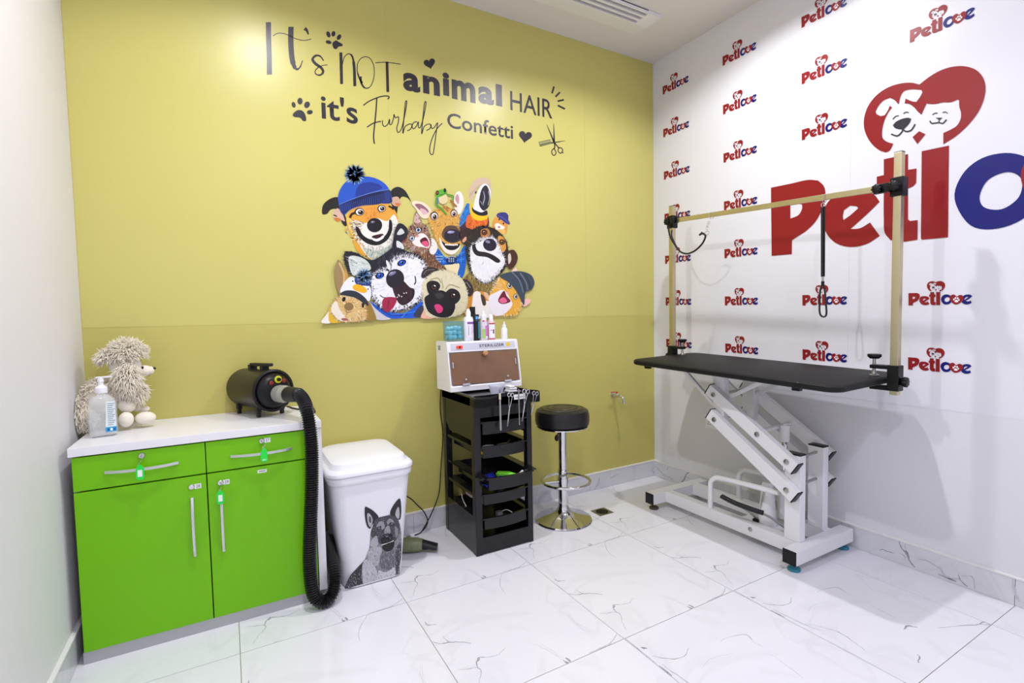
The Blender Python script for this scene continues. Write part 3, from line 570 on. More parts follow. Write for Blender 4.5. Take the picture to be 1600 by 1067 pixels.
# husky
a = animal()
a.P('#25232a', [(503, 600), (508, 500), (530, 420), (562, 410), (600, 448), (590, 500), (560, 530), (580, 600)]).P('#ccd2d0', [(530, 475), (556, 440), (578, 468), (548, 482)]).P('#d8dcd8', [(528, 520), (565, 540), (575, 580), (535, 575)])
a.P('#cbc6c6', [(352, 905), (420, 940), (500, 1012), (400, 1022), (372, 960)])
a.P('#1b57c6', [(358, 905), (420, 945), (500, 978), (600, 972), (705, 885), (702, 930), (680, 1004), (560, 1014), (480, 1012), (400, 958)]).K('#4d8ae8', [(480, 990), (560, 985), (660, 970)], 3).K('#123a88', [(400, 945), (500, 995), (600, 990)], 5).K('#6aa0f0', [(560, 1010), (600, 965)], 3).P('#3a3a44', [(640, 985), (690, 930), (700, 1000), (650, 1008)])
hd_ = [(190, 622), (205, 588), (262, 595), (330, 632), (380, 642), (450, 602), (515, 560), (600, 588), (680, 620), (722, 680), (722, 760), (705, 850), (690, 900), (600, 955), (480, 975), (400, 932), (368, 862), (345, 745), (300, 722), (232, 732), (205, 680)]
a.P('#25232a', hd_).edge(['#25232a', '#3a3840'], hd_, 200, 20).P('#cdd4cc', [(225, 622), (282, 620), (342, 652), (362, 702), (300, 722), (252, 742), (228, 690)]).fur(['#eef2ee', '#a8b4ac'], [(230, 630), (340, 655), (355, 700), (250, 735)], 50, 40, ang=200, w=4)
wf_ = [(368, 770), (398, 722), (450, 700), (482, 700), (498, 640), (560, 610), (640, 622), (702, 662), (716, 740), (700, 862), (620, 932), (520, 962), (430, 932), (378, 872)]
a.P('#ecebf0', wf_).edge(['#ffffff', '#ecebf0', '#c4c2cc'], wf_, 260, 30, 5).fur(['#ffffff', '#d2d0da', '#b0aebb'], wf_, 300, 34, ctr=(530, 760), w=3).fur(['#25232a', '#4a4852'], [(380, 650), (520, 575), (690, 630), (600, 612), (500, 640), (420, 700)], 90, 34, ang=100, w=4)
a.P('#e8e6ec', [(460, 650), (470, 648), (490, 690), (474, 700)]).P('#342228', [(500, 800), (560, 770), (610, 815), (642, 832), (632, 890), (572, 932), (530, 900)]).fur(['#4a2c32', '#1e1418'], [(520, 810), (640, 830), (630, 890), (570, 930), (525, 890)], 60, 22, ang=80, w=4)
for x, y in ((532, 880), (545, 872), (560, 876), (575, 855), (590, 852), (540, 865)): a.E('#e8e4e4', x, y, 4, 4)
a.E('#28222c', 518, 762, 58, 62, 20).E('#7a7694', 500, 728, 26, 11, -25).E('#b4b2cc', 494, 724, 9, 4, -25)
a.K('#17141a', [(645, 745), (650, 780), (640, 800)], 7).K('#17141a', [(422, 866), (440, 880), (470, 884)], 5)
a.P('#a12645', [(436, 905), (462, 880), (526, 886), (512, 938), (466, 977), (440, 948)]).K('#6c1830', [(480, 890), (470, 950)], 4)
for x, y, r in ((420, 742, -20), (560, 660, -25)): a.E('#141218', x, y, 30, 19, r); a.E('#1a56c4', x+1, y, 20, 15, r); a.E('#0a0c14', x+3, y, 8, 9); a.E('#d8e6ff', x-3, y-5, 3, 3)
fin(a, 'printed_husky', 'husky with its tongue out')
# pug
a = animal()
a.P('#eab294', [(686, 1014), (692, 980), (712, 958), (765, 1012)]).P('#362c2a', [(945, 770), (990, 778), (1020, 832), (1002, 872), (968, 866)]).K('#8a8480', [(975, 785), (1000, 820)], 5)
hd_ = [(690, 800), (720, 752), (790, 708), (870, 713), (940, 758), (976, 830), (982, 920), (952, 980), (880, 1006), (780, 1012), (712, 984), (695, 900)]
a.P('#dbd2ac', hd_).edge(['#dbd2ac', '#ece6c8', '#b8ac84'], hd_, 140, 14).fur(['#ece6c8', '#c2b68a', '#f2eed8'], hd_, 160, 24, ctr=(820, 880), w=3).P('#3a302c', [(684, 745), (700, 705), (750, 688), (798, 706), (752, 722), (702, 758)]).K('#7a706a', [(700, 735), (720, 710), (770, 702)], 4)
a.P('#231e1f', [(718, 800), (745, 775), (790, 782), (806, 812), (780, 850), (735, 862)]).P('#231e1f', [(832, 868), (870, 825), (920, 840), (935, 885), (900, 925), (850, 920)])
a.P('#211d20', [(704, 892), (735, 860), (765, 842), (825, 838), (880, 882), (902, 940), (872, 1000), (800, 1008), (730, 972)]).P('#3a3438', [(770, 862), (810, 850), (830, 875), (795, 890)])
for x, y in ((765, 814), (888, 870)): a.E('#0c0a0c', x, y, 24, 22); a.E('#5a3a24', x, y, 15, 15); a.E('#0c0a0c', x, y, 9, 9); a.E('#f4f4f4', x+6, y-7, 6, 4, 30)
a.P('#d8417a', [(768, 935), (795, 924), (822, 948), (814, 976), (788, 978)]).K('#8f845c', [(740, 770), (790, 758), (812, 790)], 4).K('#8f845c', [(838, 830), (870, 800), (930, 820)], 4).K('#a59a70', [(812, 760), (822, 800), (818, 830)], 4)
fin(a, 'printed_pug', 'pug with pink tongue')
# rabbit in a penguin-face knitted cap
a = animal()
a.P('#9c8054', [(128, 715), (145, 655), (158, 642), (188, 682), (208, 742), (195, 830), (168, 872), (140, 805)]).K('#d0b078', [(160, 660), (190, 730), (188, 810)], 12).P('#c89646', [(200, 700), (218, 752), (205, 792), (198, 760)])
a.P('#f0eae0', [(45, 1040), (80, 990), (108, 955), (112, 1040)]).P('#e0b62c', [(95, 962), (112, 945), (140, 1010), (180, 1036), (100, 1040)])
hd_ = [(105, 962), (130, 902), (170, 868), (230, 866), (290, 900), (332, 952), (322, 1026), (180, 1036), (130, 1010)]
a.P('#9a7a38', [(298, 900), (350, 905), (396, 1008), (382, 1026), (330, 1022)]).P('#d9b676', hd_).edge(['#d9b676', '#efe0b8', '#b88c48'], hd_, 120, 18).fur(['#efe0b8', '#b88c48', '#f6eedc', '#a87838'], hd_, 150, 26, ctr=(215, 930), w=4).P('#ebe0cc', [(108, 955), (140, 905), (160, 950), (205, 1028), (150, 1020)])
a.E('#8c7040', 222, 940, 30, 26).K('#5a4028', [(200, 962), (214, 978), (238, 970)], 4).E('#a86058', 195, 1022, 22, 9, 5).E('#1a1210', 190, 893, 11, 16, 20).E('#1a1210', 312, 930, 8, 18, 0)
a.P('#e9eaf0', [(168, 852), (188, 792), (228, 752), (258, 758), (270, 800), (300, 800), (345, 798), (364, 840), (355, 902), (325, 892), (250, 850)]).P('#2b3a7a', [(258, 768), (280, 740), (340, 755), (362, 800), (345, 808), (312, 806), (292, 806), (268, 795)])
a.P('#30353c', [(164, 862), (200, 838), (268, 843), (330, 888), (348, 935), (322, 922), (262, 884), (200, 870)]).P('#efb020', [(246, 812), (268, 797), (310, 808), (336, 832), (328, 852), (298, 850), (256, 834)]).E('#22242c', 247, 778, 5, 5).E('#22242c', 344, 829, 4, 5)
a.E('#2b4a80', 318, 748, 30, 28).fuzz(['#7fb0d8', '#16305f', '#4a80b8', '#c8dcec'], 318, 748, 58, 150, 5)
fin(a, 'printed_rabbit', 'rabbit in a knitted cap')
# ---- brand lettering on the white wall: one large print and a grid of small ones
RED, BLU = '#8e1a1e', '#0e146e'
def gwall(ox, oy, sc):
    def g(x, y): p = at(ox+x/sc, oy+y/sc, 'x', -.001); return (-p.y, p.z)
    return g
gL, gH, gS = gwall(1190, 210, 3.902), gwall(1330, 90, 6.278), gwall(1400, 420, 6.277)
pA, pB = gL(62, 740), gL(1137, 627); sA, sB = gS(97, 338), gS(405, 330)
K_ = (pB[0]-pA[0])/(sB[0]-sA[0])                    # large print : small print
def chaik(P, n=5, lim=40):
    """smooth closed outline that keeps its sharp corners"""
    N = len(P); V = [Vector((*p, 0)) for p in P]; out = []
    cor = [(V[i]-V[i-1]).angle(V[(i+1) % N]-V[i], 0) > math.radians(lim) for i in range(N)]
    for i in range(N):
        b_, c_ = V[i], V[(i+1) % N]; a_ = b_-(c_-b_) if cor[i] else V[i-1]; d_ = c_+(c_-b_) if cor[(i+1) % N] else V[(i+2) % N]
        L = (c_-b_).length; a_ = b_+(a_-b_).normalized()*L; d_ = c_+(d_-c_).normalized()*L
        for k in range(n):
            t = k/n; v = .5*(2*b_+(c_-a_)*t+(2*a_-5*b_+4*c_-d_)*t*t+(3*b_-a_-3*c_+d_)*t**3); out.append((v.x, v.y))
    return out
def big(g): return lambda x, y: ((g(x, y)[0]-pA[0]), (g(x, y)[1]-pA[1]))
def small(x, y): q = gS(x, y); return ((q[0]-sA[0])*K_, (q[1]-sA[1])*K_)
def flogo(u, v, k): return (-.0014-.00006*k, -u, v)
def logo_parts(sc):
    """lettering in metres relative to the foot of the P, scaled by sc"""
    F = lambda u, v, k: flogo(u*sc, v*sc, k); P = []
    def part(name, g, fn): a = Art(g, F); a.lay = 3*(name == 'heart_letter'); fn(a); P.append((name, a))
    gl, gh = big(gL), big(gH)
    part('letter_p', gl, lambda a: a.P(RED, chaik([(58, 325), (180, 300), (290, 277), (345, 281), (380, 315), (390, 370), (372, 450), (330, 530), (270, 590), (215, 625), (186, 645), (185, 730), (62, 740)]), 0, holes=[chaik([(176, 428), (215, 420), (248, 428), (247, 455), (225, 492), (176, 513)])]))
    part('letter_e', gl, lambda a: a.P(RED, chaik([(720, 410), (660, 470), (600, 525), (542, 577), (600, 572), (662, 537), (721, 618), (640, 668), (540, 686), (450, 660), (390, 590), (377, 500), (400, 420), (450, 375), (530, 348), (640, 344), (690, 370)]), 0, holes=[chaik([(496, 500), (503, 462), (540, 434), (580, 438), (590, 450), (545, 490), (500, 522)])]))
    part('letter_t', gl, lambda a: a.P(RED, chaik([(746, 152), (893, 120), (893, 216), (945, 208), (943, 295), (925, 315), (893, 330), (893, 518), (906, 528), (952, 522), (951, 642), (840, 655), (785, 643), (752, 600), (746, 520), (746, 335), (703, 348), (703, 258), (746, 248)]), 0))
    part('letter_l', gl, lambda a: a.P(RED, [(977, 103), (1143, 68), (1137, 627), (978, 642), (972, 635)], 0))
    part('letter_o', small, lambda a: a.P(BLU, spl2([(414, 282), (424, 250), (450, 232), (485, 232), (512, 250), (517, 285), (505, 315), (470, 328), (435, 320)], 5), 0, holes=[spl2([(447, 282), (458, 262), (482, 256), (498, 268), (495, 290), (475, 303), (453, 298)], 5)]))
    part('letter_e', small, lambda a: a.P(BLU, chaik([(612, 288), (620, 258), (640, 238), (672, 230), (700, 233), (718, 246), (690, 270), (652, 292), (680, 298), (703, 288), (712, 312), (680, 325), (645, 325), (620, 312)]), 0, holes=[chaik([(641, 276), (648, 262), (668, 253), (680, 256), (662, 270), (644, 283)])]))
    def hv(a):
        a.P(RED, spl2([(497, 262), (512, 238), (542, 231), (567, 250), (592, 236), (620, 238), (634, 262), (618, 300), (558, 328), (512, 300)], 5), 0)
        for e in ((540, 278, 8, 10, 0), (556, 265, 8, 10, 0), (577, 267, 8, 10, 15), (588, 284, 8, 9, 30)): a.E('#f4f2f4', *e)
        a.P('#f4f2f4', [(545, 300), (556, 284), (572, 284), (582, 302), (564, 306)], 4)
    part('heart_letter', small, hv)
    def emb(a):
        a.P(RED, chaik([(340, 930), (280, 910), (190, 830), (135, 720), (125, 620), (160, 490), (250, 370), (370, 290), (500, 252), (600, 248), (670, 265), (760, 195), (880, 125), (1010, 88), (1130, 88), (1230, 125), (1295, 200), (1318, 290), (1305, 400), (1250, 530), (1150, 660), (1030, 770), (905, 850), (905, 740), (980, 705), (1040, 665), (1075, 600), (1078, 540), (1062, 480), (1060, 420), (1045, 412), (980, 438), (900, 440), (830, 455), (770, 455), (740, 450), (690, 560), (655, 530), (620, 490), (570, 455), (525, 450), (535, 402), (600, 430), (640, 435), (680, 380), (700, 340), (690, 318), (590, 312), (520, 330), (490, 370), (465, 460), (430, 420), (385, 395), (320, 420), (265, 480), (240, 530), (250, 555), (290, 575), (330, 565), (360, 520), (380, 472), (402, 490), (370, 530), (320, 640), (303, 750), (310, 790), (350, 825), (415, 845), (375, 915)]), 0)
        a.P(RED, [(668, 722), (730, 752), (650, 848), (603, 780)], 0)
    part('heart_emblem', gh, emb)
    def face(a):
        a.P(INK, chaik([(410, 665), (440, 630), (560, 590), (590, 600), (575, 640), (512, 708), (430, 690)]), 0)
        for pts, w in (([(510, 705), (490, 740), (450, 768), (392, 750)], 14), ([(510, 705), (540, 725), (590, 712), (628, 653)], 14), ([(410, 605), (435, 578), (468, 570)], 9), ([(513, 550), (540, 535), (566, 541)], 9)): a.K(INK, pts, w)
    def cface(a):
        for pts, w in (([(865, 610), (860, 637)], 9), ([(773, 620), (792, 645), (860, 638), (900, 645), (936, 608)], 13), ([(798, 562), (820, 547), (848, 545)], 9), ([(898, 541), (925, 533), (947, 548)], 9)): a.K(INK, pts, w)
        a.P(INK, [(830, 590), (897, 590), (866, 616)], 0)
    part('dog_face', gh, face); part('cat_face', gh, cface)
    return P
lg = thing('wall_logo', 'very large red and blue pet brand print behind the overhead grooming stand', 'wall logo', (-.001, -pA[0], pA[1]))
for nm, a in logo_parts(1): a.done(nm, lg).matrix_parent_inverse = Matrix.Identity(4)
proto = None; ordn = ['nearest the corner', 'second from the corner', 'third from the corner', 'fourth from the corner']
rown = ['topmost', 'second', 'third', 'fourth', 'fifth', 'sixth', 'seventh']
for i, ks in enumerate(((0, 1, 2, 3, 4, 5, 6), (0, 1, 2, 3, 4, 5, 6), (0, 1, 2, 5, 6), (1, 5, 6))):
    for n_, k in enumerate(ks):
        lab = 'small printed pet logo, %s from the top in the column %s' % (rown[n_], ordn[i]) if n_ else 'small printed pet logo, topmost in the column ' + ordn[i]
        if i == 2 and k == 5: lab = 'small printed pet logo behind the hanging black grooming loop'
        y, z = (-.093-.472*i-.004*k, 2.637-.0125*i-.2845*k)
        if proto is None:
            r = proto = thing('wall_logo', lab, 'wall logo', (-.001, y, z), 'small logos repeated over the white wall')
            for nm, a in logo_parts(1/K_): a.done(nm, r).matrix_parent_inverse = Matrix.Identity(4)
        else:
            r = proto.copy(); COL.objects.link(r); r.location = (-.001, y, z); r['label'] = lab
            for ch in proto.children: c = ch.copy(); COL.objects.link(c); c.parent = r
# ------------------------------------------------------------------ ceiling diffuser and wall fittings
m_slot = mat('dark slot', '#1e1d20', rough=.8)
vt = thing('ceiling_vent', 'white linear slot diffuser set in the ceiling above the mustard wall', 'vent', (-1.0, -.42, H))
X0, X1 = -1.75, -.385
b = MB(); b.prism([(-.225, 0), (-.33, -.012), (-.33, -.02), (-.222, -.006)], lambda u, v, d: (d, u, H+v), X0, X1); obj('flange', b, m_wmetal, vt, smooth=False)
obj('end_plate', MB().box((X1-.095, -.445, H-.02), (X1, -.33, H-.001)), m_wmetal, vt, smooth=False)
obj('slot_backing', MB().box((X0, -.445, H-.004), (X1-.095, -.33, H-.001)), m_slot, vt, smooth=False)
for y0, y1 in ((-.33, -.339), (-.359, -.377), (-.397, -.415), (-.435, -.445)): obj('slat', MB().box((X0, y1, H-.02), (X1-.095, y0, H-.006)), m_wmetal, vt, smooth=False)
tp = thing('wall_tap', 'small chrome wall tap with a red lever on the mustard wall', 'tap', (-.385, 0, .62))
zt, xt = .618, -.385
b = MB(); b.lathe([(.019, 0), (.019, .006), (.012, .008), (.011, .03)], (xt, 0, zt), 20, (0, -1, 0)); obj('escutcheon', b, m_chrome, tp)
b = MB(); b.lathe([(.008, .02), (.013, .025), (.013, .05), (.009, .055), (.009, .075)], (xt, 0, zt), 16, (0, -1, 0)); b.ell((xt, -.042, zt+.004), (.013, .016, .014)); obj('valve_body', b, m_chrome, tp)
b = MB(); b.tube(spline([(xt, -.06, zt), (xt+.004, -.085, zt-.003), (xt+.006, -.1, zt-.02), (xt+.007, -.102, zt-.045)], 5), .008, 12); b.cyl((xt+.007, -.102, zt-.035), (xt+.007, -.102, zt-.048), .011); obj('spout', b, m_chrome, tp)
b = MB(); b.cyl((xt, -.042, zt+.012), (xt, -.042, zt+.024), .006); b.bar((xt+.004, -.042, zt+.024), (xt-.056, -.05, zt+.029), .009, .004); obj('lever', b, mat('red lever coating', '#d5331f', rough=.35), tp)
so = thing('wall_socket', 'white double wall socket behind the grooming table', 'socket', (0, -.50, .465))
obj('plate', MB().box((-.009, -.56, .425), (0, -.445, .515), .003), m_wmetal, so)
for yy in (-.475, -.53):
    for dy, dz in ((-.007, -.006), (.007, -.006), (0, .008)): obj('socket_hole', MB().box((-.0095, yy+dy-.002, .462+dz-.003), (-.0085, yy+dy+.002, .462+dz+.003)), m_slot, so, smooth=False)
dr = thing('floor_drain', 'small square metal floor drain beside the stool', 'drain', (-.757, -.325, 0))
obj('frame', MB().box((-.808, -.372, -.002), (-.706, -.28, .0015)), mat('bronze drain frame', '#8c8672', rough=.35, metal=.8), dr, smooth=False)
for k in range(3): b = MB(); b.lathe([(.008+k*.012, 0), (.008+k*.012, .001), (.013+k*.012, .001), (.013+k*.012, 0)], (-.757, -.326, .0015), 24); obj('grate_ring', b, mat('dark drain grate', '#4a463c', rough=.4, metal=.6), dr)
# ------------------------------------------------------------------ green cabinet
CX0, CX1, CY = -3.112, -2.314, -.428
cb = thing('cabinet', 'low cabinet with lime green doors and drawers under a white top', 'cabinet', (-2.71, -.21, 0))
b = MB(); b.box((CX0+.004, CY+.018, .04), (CX0+.02, -.002, .72)); b.box((CX1-.03, CY, .04), (CX1, -.002, .72)); b.box((CX0+.02, -.02, .04), (CX1-.03, -.002, .72)); b.box((CX0+.02, CY+.03, .04), (CX1-.03, -.02, .06)); obj('carcass', b, m_lam_w, cb, smooth=False)
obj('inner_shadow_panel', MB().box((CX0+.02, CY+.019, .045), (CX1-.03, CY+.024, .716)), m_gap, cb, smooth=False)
obj('plinth', MB().box((CX0+.003, CY+.004, 0), (CX1-.03, -.03, .042)), m_kick, cb, smooth=False)
obj('countertop', MB().box((CX0-.002, CY-.007, .722), (CX1, -.001, .752), .002), m_lam_w, cb)
xm = -2.7235; XR = CX1-.034
def front(name, x0, x1, z0, z1): return obj(name, MB().box((x0, CY, z0), (x1, CY+.018, z1), .0012), m_green, cb)
dL = front('drawer', CX0+.006, xm-.0015, .602, .717); dR = front('drawer', xm+.0015, XR, .602, .717)
oL = front('door', CX0+.006, xm-.0018, .043, .597); oR = front('door', xm+.0018, XR, .043, .597)
def bow(parent, p0, p1, out=.026):
    p0, p1 = Vector(p0), Vector(p1); pts = [p0.lerp(p1, t) + Vector((0, -out*math.sin(math.pi*t)**.8 - .002, 0)) for t in [k/14 for k in range(15)]]
    b = MB(); d = (p1-p0).normalized(); s = Vector((0, 0, 1)) if abs(d.x) > .5 else Vector((1, 0, 0))
    b.rings([[p + s*a_*.0055 + Vector((0, o_*.004, 0)) for a_, o_ in ((-1, 0), (-.7, -1), (.7, -1), (1, 0), (.7, 1), (-.7, 1))] for p in pts]); o = obj('handle', b, m_alu, parent)
    for p in (pts[1], pts[-2]): obj('handle_post', MB().cyl(p, (p.x, CY, p.z), .004, seg=10), m_alu, parent)
def cf(px, py): p = at(px, py, 'y', CY-.01); return (p.x, CY, p.z)
def hz(a_, b_): z = (a_[2]+b_[2])/2; return (a_[0], CY, z), (b_[0], CY, z)
bow(dL, *hz(cf(162.5, 740), cf(279, 723))); bow(dR, *hz(cf(360, 714), cf(456, 701)))
def vt_(a_, b_): x = (a_[0]+b_[0])/2; return (x, CY, a_[2]), (x, CY, b_[2])
bow(oL, *vt_(cf(299, 778.5), cf(306, 870))); bow(oR, *vt_(cf(344.6, 779), cf(351, 862.5)))
for par, px, py, num, st in ((dL, 220.5, 713, None, None), (dR, 409, 689.7, '27', 418), (oL, 298.9, 761.9, '28', 309), (oR, 344.4, 755.3, '29', 353.7)):
    p = cf(px, py); b = MB(); b.lathe([(.0001, .006), (.008, .006), (.011, .003), (.0115, 0)], (p[0], CY, p[2]), 20, (0, -1, 0)); lk = obj('lock', b, m_chrome, par)
    if par != oL: obj('key', MB().box((p[0]-.0015, CY-.018, p[2]-.004), (p[0]+.0015, CY-.006, p[2]+.004)), m_steel, par, smooth=False)
    if num:
        q = cf(st, py-1.4); obj('number_sticker', MB().box((q[0]-.0105, CY-.0006, q[2]-.009), (q[0]+.0105, CY, q[2]+.009)), m_paper, par, smooth=False)
        text_on('number_print', num, (q[0]-.006, q[2]-.0055, q[0]+.007, q[2]+.0055), lambda u, v: (u, CY-.0009, v), ink('#4a4a52'), par)
q = cf(409.8, 737); obj('label_sticker', MB().box((q[0]-.016, CY-.0006, q[2]-.006), (q[0]+.016, CY, q[2]+.006)), m_paper, oR, smooth=False)
for k in range(6): obj('label_print', MB().box((q[0]-.011+k*.0038, CY-.0009, q[2]-.002), (q[0]-.0085+k*.0038, CY-.0006, q[2]+.0025)), ink('#4a4a52'), oR, smooth=False)
for (px, py, top, lab, wh, yo) in ((220.5, 735, 717, 'green plastic key tag with paper insert hanging on the left drawer', 1, -.036), (411.9, 708.5, 694, 'green plastic key tag hanging on the right drawer', 0, -.036), (344.4, 773.8, 760, 'green plastic key tag with paper insert hanging on the right door', 1, -.034)):
    p = cf(px, py); tz = cf(px, top)[2]; kt = thing('key_tag', lab, 'key tag', (p[0], CY+yo, p[2]), 'key tags on the cabinet')
    sq = [(u*.0115/.5, v*.026/.5) for u, v in [(-.3, -.5), (.3, -.5), (.5, -.38), (.5, .25), (.2, .5), (-.2, .5), (-.5, .25), (-.5, -.38)]]
    obj('tag_body', MB().prism(sq, lambda u, v, d: (p[0]+u, CY+yo+d, p[2]+v), -.002, .002), m_tag, kt)
    if wh: obj('paper_insert', MB().box((p[0]-.0065, CY+yo-.0028, p[2]-.015), (p[0]+.0065, CY+yo-.0018, p[2]+.009)), m_paper, kt, smooth=False)
    else: obj('paper_insert', MB().box((p[0]-.007, CY+yo-.0028, p[2]-.021), (p[0]+.007, CY+yo-.0018, p[2]-.015)), mat('pale green insert', '#9af0aa', rough=.6), kt, smooth=False)
    b = MB(); b.tube([(p[0]+.007*math.cos(t), CY+(yo-.018)/2+.013*math.sin(t), (tz+p[2]+.023)/2+.012*math.cos(t)) for t in [k*math.pi/8 for k in range(16)]], .0008, 6, closed=True); obj('key_ring', b, m_chrome, kt)
# ------------------------------------------------------------------ pet blower on the cabinet, with its hose
ang = math.radians(25); ax = Vector((math.sin(ang), -math.cos(ang), 0)); sd = Vector((math.cos(ang), math.sin(ang), 0)); zz = Vector((0, 0, 1))
fc_ = at(427, 610, 'y', -.22); rB = .086
bl_ = thing('pet_blower', 'black cylindrical pet hair blower standing on the white cabinet top', 'blower', (fc_.x, fc_.y, .752))
b = MB(); b.lathe([(.04, -.26), (.07, -.258), (.083, -.24), (rB, -.23), (rB, -.012)], fc_, 40, ax); obj('barrel', b, mat('black metal barrel', '#26241c', rough=.38, spec=.5), bl_)
b = MB(); b.lathe([(rB+.001, -.02), (rB+.006, -.012), (rB+.006, .004), (rB-.002, .008), (rB-.01, .004), (rB-.012, .012), (.062, .026), (.05, .034), (.0001, .036)], fc_, 40, ax); obj('front_cover', b, m_black, bl_)
def on_face(u, v, d=.03): return fc_ + sd*u + zz*v + ax*d
for px, nm, u, v, m_, r_ in ((0, 'power_switch', -.027, .038, mat('red rocker switch', '#8e2a24', rough=.3), .009), (0, 'power_switch', .029, .042, mat('red rocker switch', '#8e2a24', rough=.3), .009)):
    b = MB(); b.lathe([(r_+.003, 0), (r_+.003, .006), (r_, .007)], on_face(u, v, .028), 20, ax); s_ = obj(nm, b, m_black, bl_); b = MB(); b.lathe([(r_, .004), (r_, .01), (r_*.6, .012)], on_face(u, v, .028), 20, ax); obj('rocker', b, m_, s_)
b = MB(); b.lathe([(.007, .006), (.0155, .006), (.0155, .009), (.007, .009)], on_face(.003, .050, .03), 24, ax); s_ = obj('dial_ring', b, mat('yellow dial ring', '#dfe02c', rough=.4), bl_)
b = MB(); b.lathe([(.008, .0), (.008, .018), (.006, .02)], on_face(.003, .050, .03), 16, ax); obj('dial_knob', b, m_black, s_)
b = MB(); hp = [fc_+ax*(-.165)+zz*.083, fc_+ax*(-.165)+zz*.106, fc_+ax*(-.06)+zz*.112, fc_+ax*(-.02)+zz*.108]
b.bar(hp[0]-zz*.004, hp[1], .022, .03, upv=sd); b.bar(fc_+ax*(-.17)+zz*.106, fc_+ax*(-.012)+zz*.110, .026, .014, upv=zz, bev=.004); b.bar(fc_+ax*(-.065)+zz*.08, fc_+ax*(-.065)+zz*.106, .022, .03, upv=sd); obj('carry_handle', b, m_blk_soft, bl_)
for da, ds in ((-.20, -.05), (-.035, -.05), (-.035, .055), (-.20, .055)):
    p = fc_+ax*da+sd*ds; b = MB(); b.bar((p.x, p.y, fc_.z-.055), (p.x, p.y, .772), .02, .018, upv=ax, bev=.003); b.bar((p.x, p.y, .774), (p.x, p.y, .752), .015, .015, upv=ax, bev=.002); obj('leg', b, m_blk_soft, bl_)
nA = on_face(.004, -.012, .03); nE = at(467, 617, 'y', -.40); nd = nE-nA; nL = nd.length; nd.normalize()
b = MB(); b.tube([nA-nd*.03, nA+nd*.01, nA+nd*nL*.4, nA+nd*nL*.6], [.036, .035, .034, .032], 24); obj('outlet', b, mat('grey tape', '#a6a69a', rough=.45, vary=.35, scale=90, bump=.5, bscale=80), bl_)
m_tape = mat('silver tape', '#b9b8ae', rough=.3, metal=.4, vary=.3, scale=120)
for k in range(6): obj('tape_band', MB().tube([nA+nd*(-.02+k*.013), nA+nd*(-.012+k*.013)], .0362+.001*(k % 2), 24), m_tape, bl_)
hs = thing('blower_hose', 'black ribbed hose hanging from the blower down to the floor', 'hose', (-2.36, -.51, 0))
cA, cB = nA+nd*nL*.52, nE
obj('cuff', MB().tube([cA, cA.lerp(cB, .5), cB], [.033, .031, .029], 24), m_blk_soft, hs)
P_ = [cB-nd*.03, cB+nd*.002, at(475, 627, 'y', -.435), at(480, 643, 'y', -.468), at(484, 668, 'y', -.486), at(487, 705, 'y', -.487), at(487, 760, 'y', -.486), at(485, 820, 'y', -.486), at(484, 880, 'y', -.488), at(489, 925, 'y', -.497),
      at(501, 945, 'y', -.50), at(515, 937, 'y', -.495), at(523, 914, 'y', -.472), (-2.286, -.43, .12), (-2.285, -.34, .165), (-2.285, -.27, .19)]
P_ = [Vector(p) for p in P_]
P_ = [Vector((p.x, p.y, max(p.z, .031))) for p in P_]
path = spline(P_, 22); cum = [0]
for p, q in zip(path, path[1:]): cum.append(cum[-1]+(q-p).length)
rs = [.0245+.0026*math.cos(2*math.pi*s/.0092) for s in cum]
fine = []; step = .0023; s = 0; j = 0
while s < cum[-1]:
    while cum[j+1] < s: j += 1
    fine.append(path[j].lerp(path[j+1], (s-cum[j])/max(1e-9, cum[j+1]-cum[j]))); s += step
b = MB(); b.tube(fine, [.0236+.0034*math.cos(2*math.pi*k*step/.0092) for k in range(len(fine))], 18); obj('ribbed_tube', b, mat('black hose rubber', '#1d1c1f', rough=.3, spec=.6), hs, ang=1.2)
cw = obj('power_cord', MB().tube(spline([on_face(.0, -.06, .0), at(445, 634, 'z', .757), at(460, 638, 'z', .757), at(478, 641, 'z', .757), at(492, 644, 'z', .757), (-2.3085, -.13, .752), (-2.3085, -.12, .6), (-2.3085, -.11, .3), (-2.3085, -.1, .006)], 8), .0035, 8), m_blk_soft)
tag(cw, 'thin black cord running from the blower off the cabinet end', 'cord')
